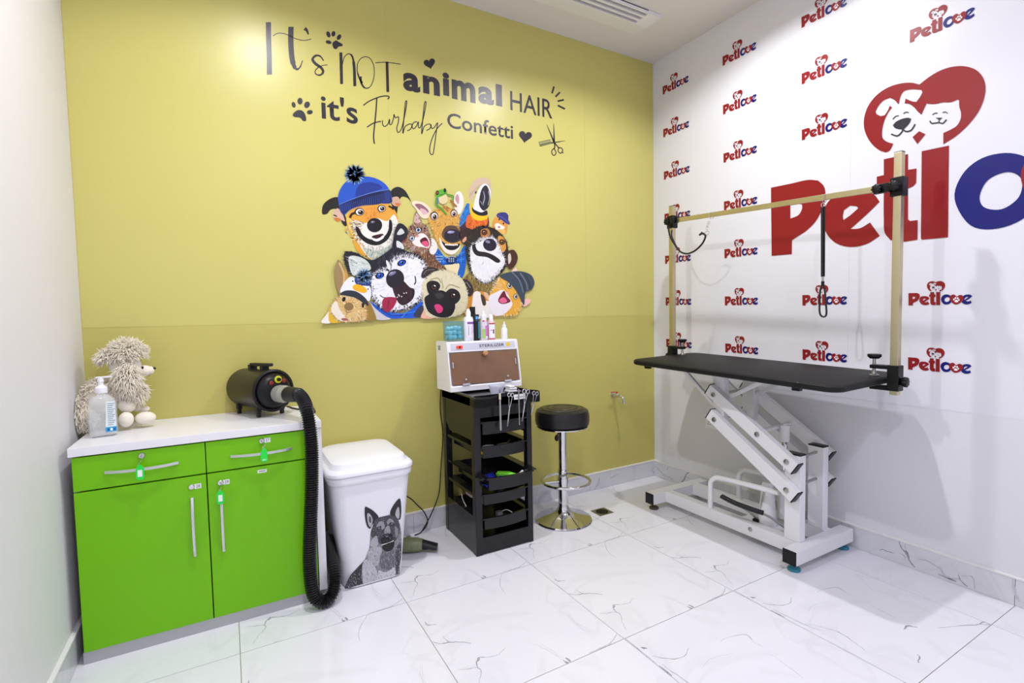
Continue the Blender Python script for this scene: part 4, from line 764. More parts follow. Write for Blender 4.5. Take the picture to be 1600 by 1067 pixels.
# ------------------------------------------------------------------ plush poodle
m_pl = mat('cream plush', '#f3ebda', rough=.95, vary=.1, scale=60, bump=.5, bscale=300, sheen=.4)
m_pl2 = mat('cream yarn', '#f3ead6', rough=.95, vary=.12, scale=50, sheen=.3)
YD = -.135
pd = thing('toy_poodle', 'cream plush toy poodle sitting in the corner on the cabinet', 'plush toy', (-3.0, YD, .752))
def D(X, Y, y=YD): p = at(80+X/4.85, 480+Y/4.85, 'y', y); return Vector((p.x, y, p.z))
Z_ = (D(500, 500)-D(400, 500)).length/100
def blob(name, X, Y, rx, rz, ry, y=YD, rot=0, m=m_pl, par=pd):
    b = MB(); b.ell(D(X, Y, y), (rx*Z_, ry*Z_, rz*Z_), 24, 16, Matrix.Rotation(math.radians(rot), 3, 'Y')); return obj(name, b, m, par)
def strands(name, c, rad, n, ln, r, down=.5, par=pd, hemi=None, seed=5):
    rnd = random.Random(seed); b = MB(); c = Vector(c)
    for _ in range(n):
        v = Vector((rnd.gauss(0, 1), rnd.gauss(0, 1), rnd.gauss(0, 1))).normalized()
        if hemi and v.dot(Vector(hemi)) < -.25: continue
        p = c + Vector((v.x*rad[0], v.y*rad[1], v.z*rad[2])); l = ln*rnd.uniform(.6, 1.15)
        t = Vector((rnd.gauss(0, 1), rnd.gauss(0, 1), rnd.gauss(0, 1)))*.35
        d1 = (v+t*.6+Vector((0, 0, -down*.3))).normalized(); d2 = (v*.45+t+Vector((0, 0, -down))).normalized()
        p1 = p + d1*l*.5; p2 = p1 + d2*l*.55
        for q in (p1, p2): q.z = max(q.z, .754); q.x = max(q.x, WX+.004); q.y = min(q.y, -.004)
        b.tube([p-v*.004, p1, p2], [r, r*1.05, r*.35], 4)
    o = obj(name, b, m_pl2, par, ang=1.5); o['kind'] = 'stuff'; return o
blob('body', 400, 690, 150, 150, 130, rot=-20); blob('hind_part', 260, 800, 110, 130, 130)
hd = blob('head', 560, 440, 130, 110, 100); blob('neck', 520, 560, 80, 110, 80, rot=10)
mz = blob('muzzle', 705, 480, 72, 54, 54, rot=6); blob('muzzle_tip', 748, 478, 38, 40, 42, par=mz)
blob('nose', 780, 463, 16, 14, 16, m=mat('black stitched nose', '#1e1a1c', rough=.4), par=mz)
b = MB(); b.tube([D(728, 520, YD-.02), D(742, 516, YD-.019), D(752, 508, YD-.017)], .0008, 6); obj('mouth_stitch', b, m_black, mz)
blob('eye', 692, 458, 9, 15, 6, y=YD-.040, m=mat('glossy black bead', '#0e0c0e', rough=.08), par=hd)
for X, Y, rx, rz, y in ((568, 850, 60, 72, YD-.055), (715, 838, 85, 60, YD-.035), (702, 772, 50, 30, YD+.03)): blob('paw', X, Y, rx, rz, 62, y=y)
blob('foreleg', 575, 740, 70, 75, 60, y=YD-.03, rot=-30); blob('foreleg', 640, 745, 45, 60, 45, y=YD+.01, rot=-20)
strands('topknot_fur', D(575, 350), (130*Z_, 125*Z_, 112*Z_), 1900, .026, .0016, .3, hemi=(0, 0, .8)); strands('nape_fur', D(440, 385), (75*Z_, 100*Z_, 55*Z_), 800, .026, .0016, .5, hemi=(-.3, 0, .6), seed=21)
strands('ear_fur', D(575, 550, YD-.05), (72*Z_, 45*Z_, 130*Z_), 1300, .034, .0015, 1.0, seed=8)
strands('chest_fur', D(640, 640, YD-.005), (60*Z_, 90*Z_, 85*Z_), 700, .032, .0015, .9, seed=9)
strands('back_fur', D(390, 620), (120*Z_, 110*Z_, 90*Z_), 700, .022, .0014, .5, seed=11)
strands('tail_fur', D(232, 800, YD-.01), (75*Z_, 95*Z_, 130*Z_), 1300, .032, .0015, .7, seed=10)
b = MB(); b.tube(spline([D(640, 560, YD-.045), D(680, 590, YD-.03), D(712, 615, YD-.005), D(715, 625, YD+.03)], 6), .003, 8); obj('collar', b, mat('dark collar cord', '#4a463e', rough=.7), pd)
# ------------------------------------------------------------------ sanitizer bottle
sx, sy, z0 = -3.045, -.262, .752
sb = thing('sanitizer_bottle', 'clear pump bottle of hand sanitizer in front of the plush toy', 'bottle', (sx, sy, z0))
m_clr = mat('clear plastic', '#eef3f4', rough=.12, alpha=.26); m_gel = mat('clear gel', '#f2f6f7', rough=.3, alpha=.16)
def loft(name, secs, m_, par, c, rot=0, sm=True):
    b = MB(); cr, sr = math.cos(math.radians(rot)), math.sin(math.radians(rot))
    b.rings([[(c[0]+u*cr-v*sr, c[1]+u*sr+v*cr, c[2]+z) for u, v in rrect(0, 0, hx, hy, min(r, hx*.99, hy*.99))] for hx, hy, r, z in secs]); return obj(name, b, m_, par, smooth=sm)
RT = 12
loft('bottle_body', [(.035, .021, .016, 0), (.041, .025, .018, .008), (.043, .026, .018, .05), (.041, .025, .018, .115), (.036, .022, .018, .137), (.022, .016, .015, .15), (.013, .013, .0125, .157), (.012, .012, .0115, .168)], m_clr, sb, (sx, sy, z0), RT)
loft('gel', [(.033, .019, .015, .004), (.039, .0235, .017, .01), (.041, .0242, .017, .05), (.0395, .0235, .017, .09)], m_gel, sb, (sx, sy, z0), RT)
b = MB(); b.lathe([(.018, .160), (.019, .162), (.019, .180), (.014, .184), (.008, .190), (.008, .204)], (sx, sy, z0), 24); obj('pump_collar', b, mat('white pump plastic', '#f4f4f6', rough=.35), sb)
b = MB(); b.lathe([(.011, .202), (.009, .215), (.010, .219)], (sx, sy, z0), 20); b.bar((sx-.014, sy+.003, z0+.217), (sx+.034, sy-.008, z0+.219), .012, .006, bev=.002); obj('pump_head', b, mat('white pump plastic', '#f4f4f6', rough=.35), sb)
cr, sr = math.cos(math.radians(RT)), math.sin(math.radians(RT))
def sfc(u, v, d=.0292): u = u*.8; d -= .002; return (sx+u*cr+d*sr, sy+u*sr-d*cr, z0+v)
b = MB(); b.fill([[(.006, .035), (.046, .035), (.044, .13), (.012, .13)]], lambda u, v: sfc(u, v)); lb = obj('label', b, mat('pale bottle label', '#dfeaea', rough=.5), sb, smooth=False)
b = MB(); b.fill([[(.006, .018), (.046, .018), (.046, .036), (.006, .036)]], lambda u, v: sfc(u, v, .0294)); obj('label_band', b, mat('blue label band', '#2f9fd6', rough=.4), sb, smooth=False)
for k in range(12): b = MB(); b.fill([[(.016, .043+k*.007), (.034+.008*((k*7) % 3)/2, .043+k*.007), (.034+.008*((k*7) % 3)/2, .045+k*.007), (.016, .045+k*.007)]], lambda u, v: sfc(u, v, .0295)); obj('label_line', b, ink('#5a7a84'), sb, smooth=False)
for k in range(3): b = MB(); b.fill([[(.012+k*.011, .022), (.02+k*.011, .022), (.02+k*.011, .031), (.012+k*.011, .031)]], lambda u, v: sfc(u, v, .0296)); obj('label_line', b, ink(['#1a5a9a', '#e8f4fa', '#1a5a9a'][k]), sb, smooth=False)
# ------------------------------------------------------------------ bin with a printed shepherd dog
BX, BY = -2.113, -.24
bn = thing('waste_bin', 'white lidded plastic bin printed with a shepherd dog', 'bin', (BX, BY, 0))
loft('bin_body', [(.122, .170, .05, 0), (.128, .178, .05, .006), (.171, .205, .055, .46), (.172, .206, .055, .50)], m_bin, bn, (BX, BY, 0))
loft('rim', [(.179, .213, .06, .468), (.182, .216, .06, .474), (.183, .217, .06, .492), (.179, .213, .06, .498)], m_bin, bn, (BX, BY, 0))
ld = loft('lid', [(.183, .217, .06, .500), (.187, .221, .06, .504), (.187, .221, .06, .516), (.181, .215, .06, .524), (.171, .203, .06, .528), (.168, .200, .06, .526), (.165, .197, .06, .532), (.159, .190, .06, .549), (.146, .175, .06, .556), (.08, .1, .06, .559)], m_bin, bn, (BX, BY, 0))
def fbin(u, v, k=0): t = min(max(v/.46, 0), 1); return (u, BY-(.178+(.205-.178)*t)-.0006-.00006*k, v)
gq = lambda x, y: (lambda p: (p.x, max(p.z, .012)))(at(540+x/6.275, 760+y/6.275, 'y', BY-.19))
a = Art(gq, fbin)
body = [(0, 1020), (10, 960), (50, 880), (100, 820), (150, 765), (190, 720), (215, 650), (235, 590), (240, 500), (250, 420), (290, 330), (320, 300), (400, 280), (440, 270), (500, 300), (525, 350), (545, 440), (550, 600), (540, 760), (530, 900), (470, 935), (350, 965), (180, 1000), (60, 1028)]
a.P('#8c8a8e', body).P('#3a383d', [(0, 1015), (15, 950), (60, 870), (150, 770), (190, 735), (165, 800), (170, 900), (185, 995), (80, 1020)]).P('#c9c8cc', [(165, 800), (200, 720), (250, 740), (300, 810), (340, 900), (440, 940), (300, 975), (190, 998)])
a.P('#b8b6ba', [(230, 620), (300, 590), (360, 620), (330, 760), (280, 780), (220, 700)]).P('#d4d3d7', [(330, 830), (400, 850), (480, 800), (500, 850), (460, 920), (380, 930), (330, 890)]).P('#6e6c72', [(360, 640), (470, 620), (480, 780), (420, 830), (340, 780)]).P('#4a484e', [(500, 600), (545, 560), (545, 720), (510, 880), (490, 760)])
a.fur(['#2c2a2f', '#e4e3e8', '#5e5c62', '#bdbbc2'], body, 1300, 24, ang=80, w=3, seed=4)
a.P('#2d2b30', [(183, 200), (205, 195), (270, 235), (320, 300), (260, 370), (238, 412), (205, 380), (185, 290)]).P('#b6b3b8', [(208, 260), (240, 270), (262, 330), (240, 395), (215, 350)]).P('#5a585e', [(225, 290), (245, 300), (248, 350), (228, 340)])
a.P('#2d2b30', [(432, 268), (455, 190), (515, 112), (535, 140), (542, 250), (530, 320), (490, 310)]).P('#b6b3b8', [(490, 230), (515, 195), (525, 270), (515, 315), (485, 280)])
a.P('#4a484d', [(245, 450), (290, 320), (350, 295), (440, 280), (500, 310), (530, 400), (520, 470), (480, 540), (380, 580), (310, 540), (260, 500)]).P('#9c9aa0', [(300, 380), (330, 340), (370, 345), (380, 400), (350, 420), (345, 380), (310, 400)]).P('#9c9aa0', [(400, 340), (430, 310), (465, 330), (470, 370), (440, 345), (415, 370)])
a.P('#a4a2a8', [(385, 410), (420, 380), (440, 450), (410, 470), (380, 460)]).P('#b4b2b8', [(245, 540), (300, 480), (320, 550), (300, 590), (250, 590)]).P('#8a888e', [(480, 390), (510, 410), (515, 470), (490, 500)])
for x, y in ((325, 405), (453, 365)): a.E('#141216', x, y, 22, 17); a.E('#77757c', x, y, 11, 11); a.E('#0c0a0e', x, y, 6, 6); a.E('#f0f0f4', x-3, y-4, 3, 3)
a.P('#1e1c21', [(345, 520), (375, 470), (410, 455), (445, 465), (478, 520), (440, 560), (370, 575)]).E('#0f0d12', 408, 500, 32, 24).E('#8a888e', 405, 487, 16, 6).K('#e8e6ea', [(350, 572), (400, 560), (440, 545), (470, 530)], 8).P('#232126', [(365, 580), (470, 540), (470, 600), (420, 640), (370, 620)])
a.fur(['#1c1a1f', '#76747a', '#a8a6ac'], [(255, 450), (300, 330), (440, 285), (520, 400), (480, 530), (310, 540)], 260, 20, ctr=(400, 480), w=3, seed=6)
a.done('dog_print', bn, 'grey halftone print of a shepherd dog')
# ------------------------------------------------------------------ hair dryer and cords on the floor
hp = at(640, 852, 'z', .035); hn = at(693, 852, 'z', .03); dv = (hn-hp); dv.z = 0; L_ = dv.length; dv.normalize()
hd = thing('hair_dryer', 'green and black hand hair dryer lying on the floor by the bin', 'hair dryer', (hp.x, hp.y, 0))
p0 = Vector((hp.x, hp.y, .038))-dv*.05
b = MB(); b.tube([p0, p0+dv*.01, p0+dv*.04, p0+dv*.09, p0+dv*.115], [.02, .033, .037, .034, .027], 24); obj('housing', b, mat('mottled green plastic', '#7d8660', rough=.35, vary=.3, scale=40), hd)
q0 = p0+dv*.112; b = MB(); b.rings([[c + Vector((-dv.y, dv.x, 0))*math.cos(t)*w_ + Vector((0, 0, 1))*math.sin(t)*h_ for t in [k*math.pi/8 for k in range(16)]] for c, w_, h_ in ((q0, .027, .026), (q0+dv*.03-Vector((0, 0, .004)), .026, .02), (q0+dv*.075-Vector((0, 0, .013)), .03, .012))]); obj('nozzle', b, m_blk_soft, hd)
sv = Vector((-dv.y, dv.x, 0)); b = MB(); b.tube([p0+dv*.05+sv*.02-Vector((0, 0, .012)), p0+dv*.03+sv*.08-Vector((0, 0, .018)), p0+dv*.02+sv*.125-Vector((0, 0, .02))], [.016, .015, .013], 14); obj('grip', b, mat('mottled green plastic', '#7d8660', rough=.35), hd)
cpts = lambda L: spline([at(x, y, 'y', d) if z is None else at(x, y, 'z', z) for x, y, d, z in L], 8)
c1 = obj('power_cord', MB().tube(cpts([(612, 764, -.1, None), (640, 778, -.08, None), (652, 789, -.06, None), (662, 799, -.05, None), (668, 812, -.045, None), (666, 822, -.05, None), (657, 832, 0, .006), (648, 836, 0, .006)]), .0032, 8), m_blk_soft); tag(c1, 'short black cord curling out from behind the white bin', 'cord')
c2 = obj('power_cord', MB().tube(cpts([(689, 605, -.018, None), (688, 640, -.02, None), (692, 680, -.018, None), (689, 730, -.018, None), (686, 770, -.02, None), (676, 798, -.025, None), (666, 818, -.035, None), (658, 832, 0, .0065)]), .0032, 8), m_blk_soft); tag(c2, 'long black cord hanging down the wall beside the black trolley', 'cord')
# ------------------------------------------------------------------ salon trolley
TX0, TX1, TYF, TYB = -1.628, -1.303, -.440, -.045
tr = thing('salon_trolley', 'black plastic salon trolley with five open drawers', 'trolley', ((TX0+TX1)/2, (TYF+TYB)/2, 0))
pw = .036
for x0 in (TX0, TX1-.03):
    for y0 in (TYF, TYB-.036): obj('post', MB().box((x0, y0, .0), (x0+.03 if x0 != TX0 else x0+pw, y0+.036, .745), .003), m_trol, tr)
b = MB()
for x0, x1, y0, y1 in ((TX0+.002, TX1-.002, TYF+.001, TYF+.01), (TX0+.002, TX0+.01, TYF+.01, TYB-.001), (TX1-.01, TX1-.002, TYF+.01, TYB-.001)): b.box((x0, y0, .004), (x1, y1, .085 if y1-y0 < .02 else .19))
b.box((TX0+.01, TYF+.01, .004), (TX1-.01, TYB-.002, .02)); obj('base_box', b, m_trol, tr, smooth=False)
for xa in (TX0+.002, TX1-.009): obj('upper_side_panel', MB().prism([(TYF+.03, .745), (TYB-.002, .745), (TYB-.002, .60), (TYB-.05, .60), (TYB-.085, .565), (TYF+.03, .565)], lambda u, v, d: (d, u, v), xa, xa+.007), m_trol, tr, smooth=False)
obj('apron', MB().box((TX0+.03, TYF+.004, .675), (TX1-.025, TYF+.012, .75)), m_trol, tr, smooth=False)
def tray(z0, z1, pull=0):
    o = thing_d = None; b = MB(); y0, y1 = TYF-.008-pull, TYB-.03-pull; x0, x1 = TX0+.04, TX1-.034; xa, xb = x0+.008, x1-.008; t = .003
    b.box((xa, y0+.012, z0), (xb, y1, z0+t)); b.box((xa, y1-t, z0), (xb, y1, z1)); b.box((xa, y0+.012, z0), (xa+t, y1, z1)); b.box((xb-t, y0+.012, z0), (xb, y1, z1))
    n = 10; F = [(xa+(xb-xa)*k/n, y0+.012-.014*math.sin(math.pi*k/n)) for k in range(n+1)]
    b.prism(F+[(x, y+t) for x, y in F[::-1]], lambda u, v, d: (u, v, d), z0, z1)
    o = obj('drawer', b, m_trol, tr, ang=.5)
    n2 = [(x0-.006+(x1-x0+.012)*k/n, y0+.004-.016*math.sin(math.pi*k/n)) for k in range(n+1)]
    obj('drawer_rim', MB().prism(n2+[(x, y+.014) for x, y in n2[::-1]], lambda u, v, d: (u, v, d), z1-.004, z1+.003), m_trol, o, ang=.5)
    for xs, xe in ((TX0+.006, xa+.002), (xb-.002, TX1-.004)): obj('drawer_rim', MB().box((xs, y0+.02, z1-.004), (xe, y1, z1+.003)), m_trol, o, smooth=False)
    return y0
tray(.592, .652); tray(.476, .532); tray(.333, .392, .055); tray(.245, .297); tray(.123, .178)
for k, z in enumerate((.655, .535, .40, .30, .182)):
    for xa in (TX0+.006, TX1-.012): obj('runner', MB().box((xa, TYF+.03, z-.014), (xa+.007, TYB-.03, z-.006)), m_trol, tr, smooth=False)
# top tray with a lobed front lip
ZT = .784
lip = [(TX0-.004, TYB-.002), (TX1+.006, TYB-.002), (TX1+.014, TYF+.03), (TX1+.03, TYF+.01), (TX1+.036, TYF-.025), (TX1+.02, TYF-.048), (TX1-.01, TYF-.05), (TX1-.05, TYF-.035), (TX1-.1, TYF-.03), (TX0+.13, TYF-.03), (TX0+.09, TYF-.035), (TX0+.06, TYF-.052), (TX0+.015, TYF-.056), (TX0-.012, TYF-.04), (TX0-.014, TYF-.01), (TX0-.004, TYF+.03)]
obj('top_tray', MB().prism(lip, lambda u, v, d: (u, v, d), ZT-.05, ZT-.010), m_trol, tr, ang=.5)
lipc = spl2(lip, 4); b = MB(); cx_, cy_ = sum(p[0] for p in lip)/len(lip), sum(p[1] for p in lip)/len(lip)
inn = [(cx_+(x-cx_)*.955, cy_+(y-cy_)*.965) for x, y in lip]
b.rings([[(x, y, ZT-.052) for x, y in lip], [(x, y, ZT) for x, y in lip], [(x, y, ZT) for x, y in inn], [(x, y, ZT-.012) for x, y in inn]], cap=False); obj('tray_rim', b, m_trol, tr, ang=.5)
obj('divider', MB().box((TX0+.01, TYF+.01, ZT-.012), (TX1-.01, TYF+.016, ZT-.001)), m_trol, tr, smooth=False)
obj('label_sticker', MB().box((TX0+.205, TYF-.0345, ZT-.031), (TX0+.275, TYF-.0325, ZT-.006)), m_paper, tr, smooth=False)
for k in range(6): obj('label_print', MB().box((TX0+.214+k*.009, TYF-.0352, ZT-.023), (TX0+.219+k*.009, TYF-.0344, ZT-.017)), ink('#7a7a80'), tr, smooth=False)
# things on and in the trolley
def shears(px, py, y, lab, L=.14, tilt=0, r=.0075):
    p = at(px, py, 'y', y); s = thing('scissors', lab, 'scissors', (p.x, y, p.z), 'scissors hung in the trolley lip')
    R = Matrix.Rotation(math.radians(tilt), 3, 'Y')
    def q(u, v): return p + R @ Vector((u, 0, v))
    for sg in (-1, 1):
        b = MB(); b.tube([q(sg*(r+.002)+r*math.cos(t), .0+r*1.2*math.sin(t)) for t in [k*math.pi/8 for k in range(16)]], .0022, 8, closed=True); obj('finger_ring', b, m_chrome, s)
        b = MB(); b.tube([q(sg*(r+.002), -r*1.2), q(sg*.004, -.05), q(-sg*.001, -.07), q(-sg*.002, -L)], [.002, .0022, .0035, .0006], 6); obj('blade', b, m_chrome, s)
    return s
lip_y = TYF-.028
shears(798, 617, lip_y-.012, 'chrome scissors hanging left in the trolley lip', .155, 8)
shears(822, 611.5, lip_y-.012, 'chrome scissors hanging at the right of the trolley lip', .15, 10, .009)
shears(836.5, 614.5, lip_y-.02, 'chrome scissors with rings over the right lobe of the trolley', .11, 14)
p = at(781, 618, 'y', lip_y-.01); cm = thing('grooming_comb', 'steel comb with pale handle hanging in the trolley lip', 'comb', p)
obj('handle', MB().cyl(p+Vector((0, 0, -.018)), p+Vector((0, 0, .012)), .006, .005, 12), mat('cream handle', '#d9d4b4', rough=.4), cm); obj('tip', MB().cyl(p+Vector((0, 0, .012)), p+Vector((0, 0, .03)), .0022, .0012, 8), m_black, cm)
obj('blade', MB().bar(p+Vector((0, 0, -.018)), p+Vector((.001, 0, -.17)), .009, .002, upv=(0, 1, 0)), m_steel, cm, smooth=False)
p = at(810.5, 612, 'y', lip_y-.01); ts = thing('thinning_tool', 'thin steel thinning tool hanging between two scissors', 'grooming tool', p)
obj('shaft', MB().tube([p+Vector((0, 0, .014)), p, p+Vector((0, 0, -.08)), p+Vector((.001, 0, -.165))], [.002, .0035, .003, .0025], 8), m_steel, ts); obj('cross_grip', MB().cyl(p+Vector((-.009, 0, .004)), p+Vector((.009, 0, .004)), .0022, seg=8), m_steel, ts)
p = at(776, 612, 'y', -.40); cu = thing('plastic_cup', 'clear plastic cup on the trolley top', 'cup', (p.x, -.40, ZT-.01))
m_cup = mat('frosted clear plastic', '#dfe2f2', rough=.15, alpha=.4)
b = MB(); b.lathe([(.028, 0), (.040, .045), (.042, .046), (.042, .049), (.039, .049), (.027, .003), (.0001, .002)], (p.x, -.40, ZT-.010), 32); obj('cup_wall', b, m_cup, cu)
p = at(798, 607, 'y', -.36); cl = thing('folded_cloth', 'small white folded cloth beside the plastic cup', 'cloth', (p.x, -.36, ZT-.01))
for k, (dx, dz, w) in enumerate(((0, 0, .026), (.003, .012, .023), (-.004, .022, .017))): obj('fold', MB().box((p.x+dx-w, -.385, ZT-.010+dz), (p.x+dx+w, -.335, ZT+.002+dz), .005), mat('white cloth', '#efeff2', rough=.9, bump=.4, bscale=120), cl)
def simple(name, mb, m_, lab, cat, **k): return tag(obj(name, mb, m_, None, **k), lab, cat)
cl_ = thing('hair_clipper', 'grey hair clipper with dark head in the second drawer', 'clipper', (-1.50, -.40, .479))
obj('clipper_body', MB().tube([(-1.575, -.385, .505), (-1.54, -.39, .51), (-1.5, -.395, .508)], [.014, .018, .015], 14), mat('grey clipper shell', '#a9aaa6', rough=.4), cl_); obj('clipper_head', MB().bar((-1.5, -.395, .508), (-1.475, -.398, .507), .028, .02, bev=.003), m_black, cl_)
p3 = thing('steel_brush', 'small grey wire brush in the second drawer', 'brush', (-1.43, -.37, .479)); obj('brush_head', MB().box((-1.465, -.40, .505), (-1.41, -.36, .517), .003), m_steel, p3); obj('brush_grip', MB().tube([(-1.41, -.37, .512), (-1.37, -.33, .515)], .007, 10), m_black, p3)
simple('nail_file', MB().box((-1.585, -.43, .495), (-1.545, -.405, .507), .003), mat('yellow plastic', '#d8b82a', rough=.4), 'small yellow nail clipper case in the second drawer', 'case')
b = MB(); rnd = random.Random(3); n = 9; V = [[b.b.verts.new((-1.585+.115*i/n, -.475+.16*j/n, .342+.02*rnd.random()+.012*math.sin(i*1.3)*math.cos(j))) for j in range(n+1)] for i in range(n+1)]
for i in range(n):
    for j in range(n): b.face((V[i][j], V[i+1][j], V[i+1][j+1], V[i][j+1]))
o = simple('crumpled_cloth', b, mat('blue cloth', '#1c2fb4', rough=.8), 'crumpled bright blue cloth in the pulled-out third drawer', 'cloth'); md = o.modifiers.new('thick', 'SOLIDIFY'); md.thickness = .003
gb = thing('marker_bottle', 'lime green squeeze bottle lying in the third drawer', 'bottle', (-1.41, -.42, .34))
obj('bottle_body', MB().tube([(-1.475, -.37, .362), (-1.47, -.375, .364), (-1.425, -.415, .365), (-1.415, -.424, .364), (-1.402, -.436, .363)], [.008, .015, .016, .012, .009], 16), mat('lime plastic', '#7ae02a', rough=.35), gb)
cb2 = thing('cotton_swab', 'white cotton stick beside the green bottle', 'swab', (-1.39, -.445, .366)); obj('stick', MB().cyl((-1.40, -.455, .372), (-1.36, -.43, .374), .003, seg=8), m_paper, cb2); obj('tip', MB().ell((-1.358, -.429, .374), (.008, .006, .006), 10, 8), m_paper, cb2)
simple('soap_block', MB().box((-1.60, -.33, .25), (-1.57, -.26, .285), .006), mat('mauve soap', '#a08a98', rough=.5), 'mauve block seen through the side of the fourth drawer', 'soap')
simple('comb', MB().box((-1.575, -.437, .288), (-1.49, -.424, .293), .002), m_steel, 'pale flat comb lying across the fourth drawer', 'comb')
wc = thing('charger', 'grey plug with a thin white cable in the lowest drawer', 'charger', (-1.46, -.36, .126)); obj('plug', MB().box((-1.475, -.375, .135), (-1.445, -.345, .165), .005), mat('grey plug', '#8c8c8c', rough=.5), wc)
obj('cable', MB().tube(spline([(-1.45, -.36, .16), (-1.425, -.38, .172), (-1.405, -.41, .158), (-1.42, -.43, .145), (-1.45, -.43, .14), (-1.52, -.4, .14), (-1.58, -.3, .15), (-1.595, -.22, .20), (-1.596, -.2, .235)], 7), .0022, 8), m_paper, wc)
# ------------------------------------------------------------------ sterilizer cabinet
SX0, SX1 = -1.668, -1.254; SYB, SYF = -.075, -.262; ZS = ZT+.001
st = thing('sterilizer', 'white tabletop sterilizer with smoked brown flap on the trolley', 'sterilizer', ((SX0+SX1)/2, -.16, ZS))
z1_, zg0, zg1, ztop = ZS, ZS+.032, ZS+.197, ZS+.252; yf, yg1, yt = SYF, SYF+.035, SYF+.042
prof = [(SYB, z1_), (yf, z1_), (yf, zg0-.008), (yf+.006, zg0-.002), (yf+.02, zg0), (yg1+.014, zg1), (yg1, zg1+.002), (yt, ztop-.003), (yt+.004, ztop), (SYB, ztop)]
obj('shell', MB().prism(prof, lambda u, v, d: (d, u, v), SX0+.006, SX1-.006), m_lam_w, st, ang=.4)
pside = [(SYB, z1_), (yf, z1_), (yf, zg0-.006), (yt-.006, ztop-.02), (yt, ztop), (SYB, ztop)]
for xa in (SX0, SX1-.006): obj('side_panel', MB().prism(pside, lambda u, v, d: (d, u, v), xa, xa+.006), m_lam_w, st, smooth=False)
m_smoke = mat('smoked brown acrylic', '#7c5a40', rough=.12, spec=.6, vary=.25, scale=9)
yA, yB = yf+.006, yg1+.0005
def gl(t, off=0): return (yA+(yB-yA)*t-off, zg0+.002+(zg1-zg0-.004)*t)
obj('flap', MB().prism([gl(0), gl(0, .004), gl(1, .004), gl(1)], lambda u, v, d: (d, u, v), SX0+.014, SX1-.014), m_smoke, st, smooth=False)
nv = Vector((0, -(zg1-zg0), yB-yA)).normalized(); nv = Vector((0, -abs(nv.y), abs(nv.z)))
def gp(s, t, d=0): y, z = gl(t, .004); return Vector((SX0+(SX1-SX0)*s, y, z)) + nv*d
b = MB(); b.lathe([(.006, 0), (.007, .008), (.014, .012), (.015, .018), (.01, .024), (.0001, .025)], gp(.5, .93), 20, nv); obj('knob', b, mat('tan wooden knob', '#b98a58', rough=.45), st)
for s_, t_ in ((.055, .62), (.94, .62)): obj('clip', MB().bar(gp(s_, t_-.1, .002), gp(s_, t_+.1, .002), .007, .006, upv=nv, bev=.002), m_chrome, st)
for s_ in (.21, .8): b = MB(); b.lathe([(.008, 0), (.008, .004), (.005, .008), (.0001, .009)], gp(s_, .15), 16, nv); obj('screw_cap', b, m_chrome, st); obj('hinge', MB().bar(gp(s_-.05, .0, .003), gp(s_+.05, .0, .003), .009, .004, upv=nv), m_chrome, st)
def pf(s, t): # control panel face
    return (SX0+(SX1-SX0)*s, yg1-.0012+(yt-yg1)*t, zg1+.002+(ztop-.005-zg1)*t)
b = MB(); b.fill([[(.05, .18), (.965, .18), (.955, .86), (.05, .86)]], lambda u, v: pf(u, v)); obj('control_strip', b, mat('grey control strip', '#cfd0da', rough=.35), st, smooth=False)
text_on('lettering', 'STERILIZER', (.44, .38, .80, .68), lambda u, v: (lambda p: (p[0], p[1]-.0006, p[2]))(pf(u, v)), ink('#2c2a30'), st, .012)
p = pf(.165, .5); sw = obj('rocker_switch', MB().box((p[0]-.017, p[1]-.006, p[2]-.008), (p[0]+.017, p[1]+.002, p[2]+.008), .002), mat('red lit rocker', '#e0432c', rough=.3, emit=.6), st); obj('rocker_mark', MB().box((p[0]-.006, p[1]-.0068, p[2]-.006), (p[0]+.006, p[1]-.0055, p[2]+.006)), mat('dark red rocker', '#7a1c14', rough=.3), sw, smooth=False)
p = pf(.86, .55); b = MB(); b.lathe([(.0115, 0), (.0115, .0008)], (p[0], p[1], p[2]), 20, (0, -1, .15)); obj('warning_sticker', b, mat('yellow sticker', '#e8c82a', rough=.4), st)
obj('side_vent', MB().box((SX0-.0008, -.135, ztop-.045), (SX0+.001, -.105, ztop-.02)), mat('grey vent mesh', '#9a9c92', rough=.6), st, smooth=False)
ZP = ztop+.0006
# bottles and jar on the sterilizer
def bx(X): return 670+X/7.11
def base(X, y): p = at(bx(X), 530, 'y', y); return (p.x, y, ZP)
m_wpl = mat('white bottle plastic', '#f3f2f6', rough=.35)
def bottle(name, lab, X, y, prof, m_, cap, capm, label=None):
    c = base(X, y); t = thing(name, lab, 'bottle', c, 'bottles on the sterilizer')
    b = MB(); b.lathe(prof, c, 28); obj('bottle_body', b, m_, t)
    if cap: b = MB(); b.lathe(cap, c, 24); obj('cap', b, capm, t)
    for nm, h0, h1, a0, a1, hx, r in (label or []):
        b = MB(); n = 8; A = [math.radians(a0+(a1-a0)*k/n) for k in range(n+1)]
        V = [[b.b.verts.new((c[0]+r*math.sin(q), c[1]-r*math.cos(q), c[2]+h)) for q in A] for h in (h0, h1)]
        for k in range(n): b.face((V[0][k], V[0][k+1], V[1][k+1], V[1][k]))
        obj(nm, b, ink(hx), t)
    return t
jar = base(280, -.15); jt = thing('cotton_jar', 'clear turquoise tub of blue cotton balls on the sterilizer', 'jar', jar)
m_aq = mat('turquoise clear plastic', '#2c9db2', rough=.12, alpha=.22)
b = MB(); jw = .046
b.rings([[(jar[0]+u, jar[1]+v, jar[2]+h) for u, v in rrect(0, 0, hx, hy, .012)] for hx, hy, h in ((jw-.002, .042, 0), (jw, .044, .003), (jw+.002, .046, .105), (jw, .044, .105), (jw-.003, .041, .005))]); obj('tub', b, m_aq, jt)
rnd = random.Random(12); k = 0
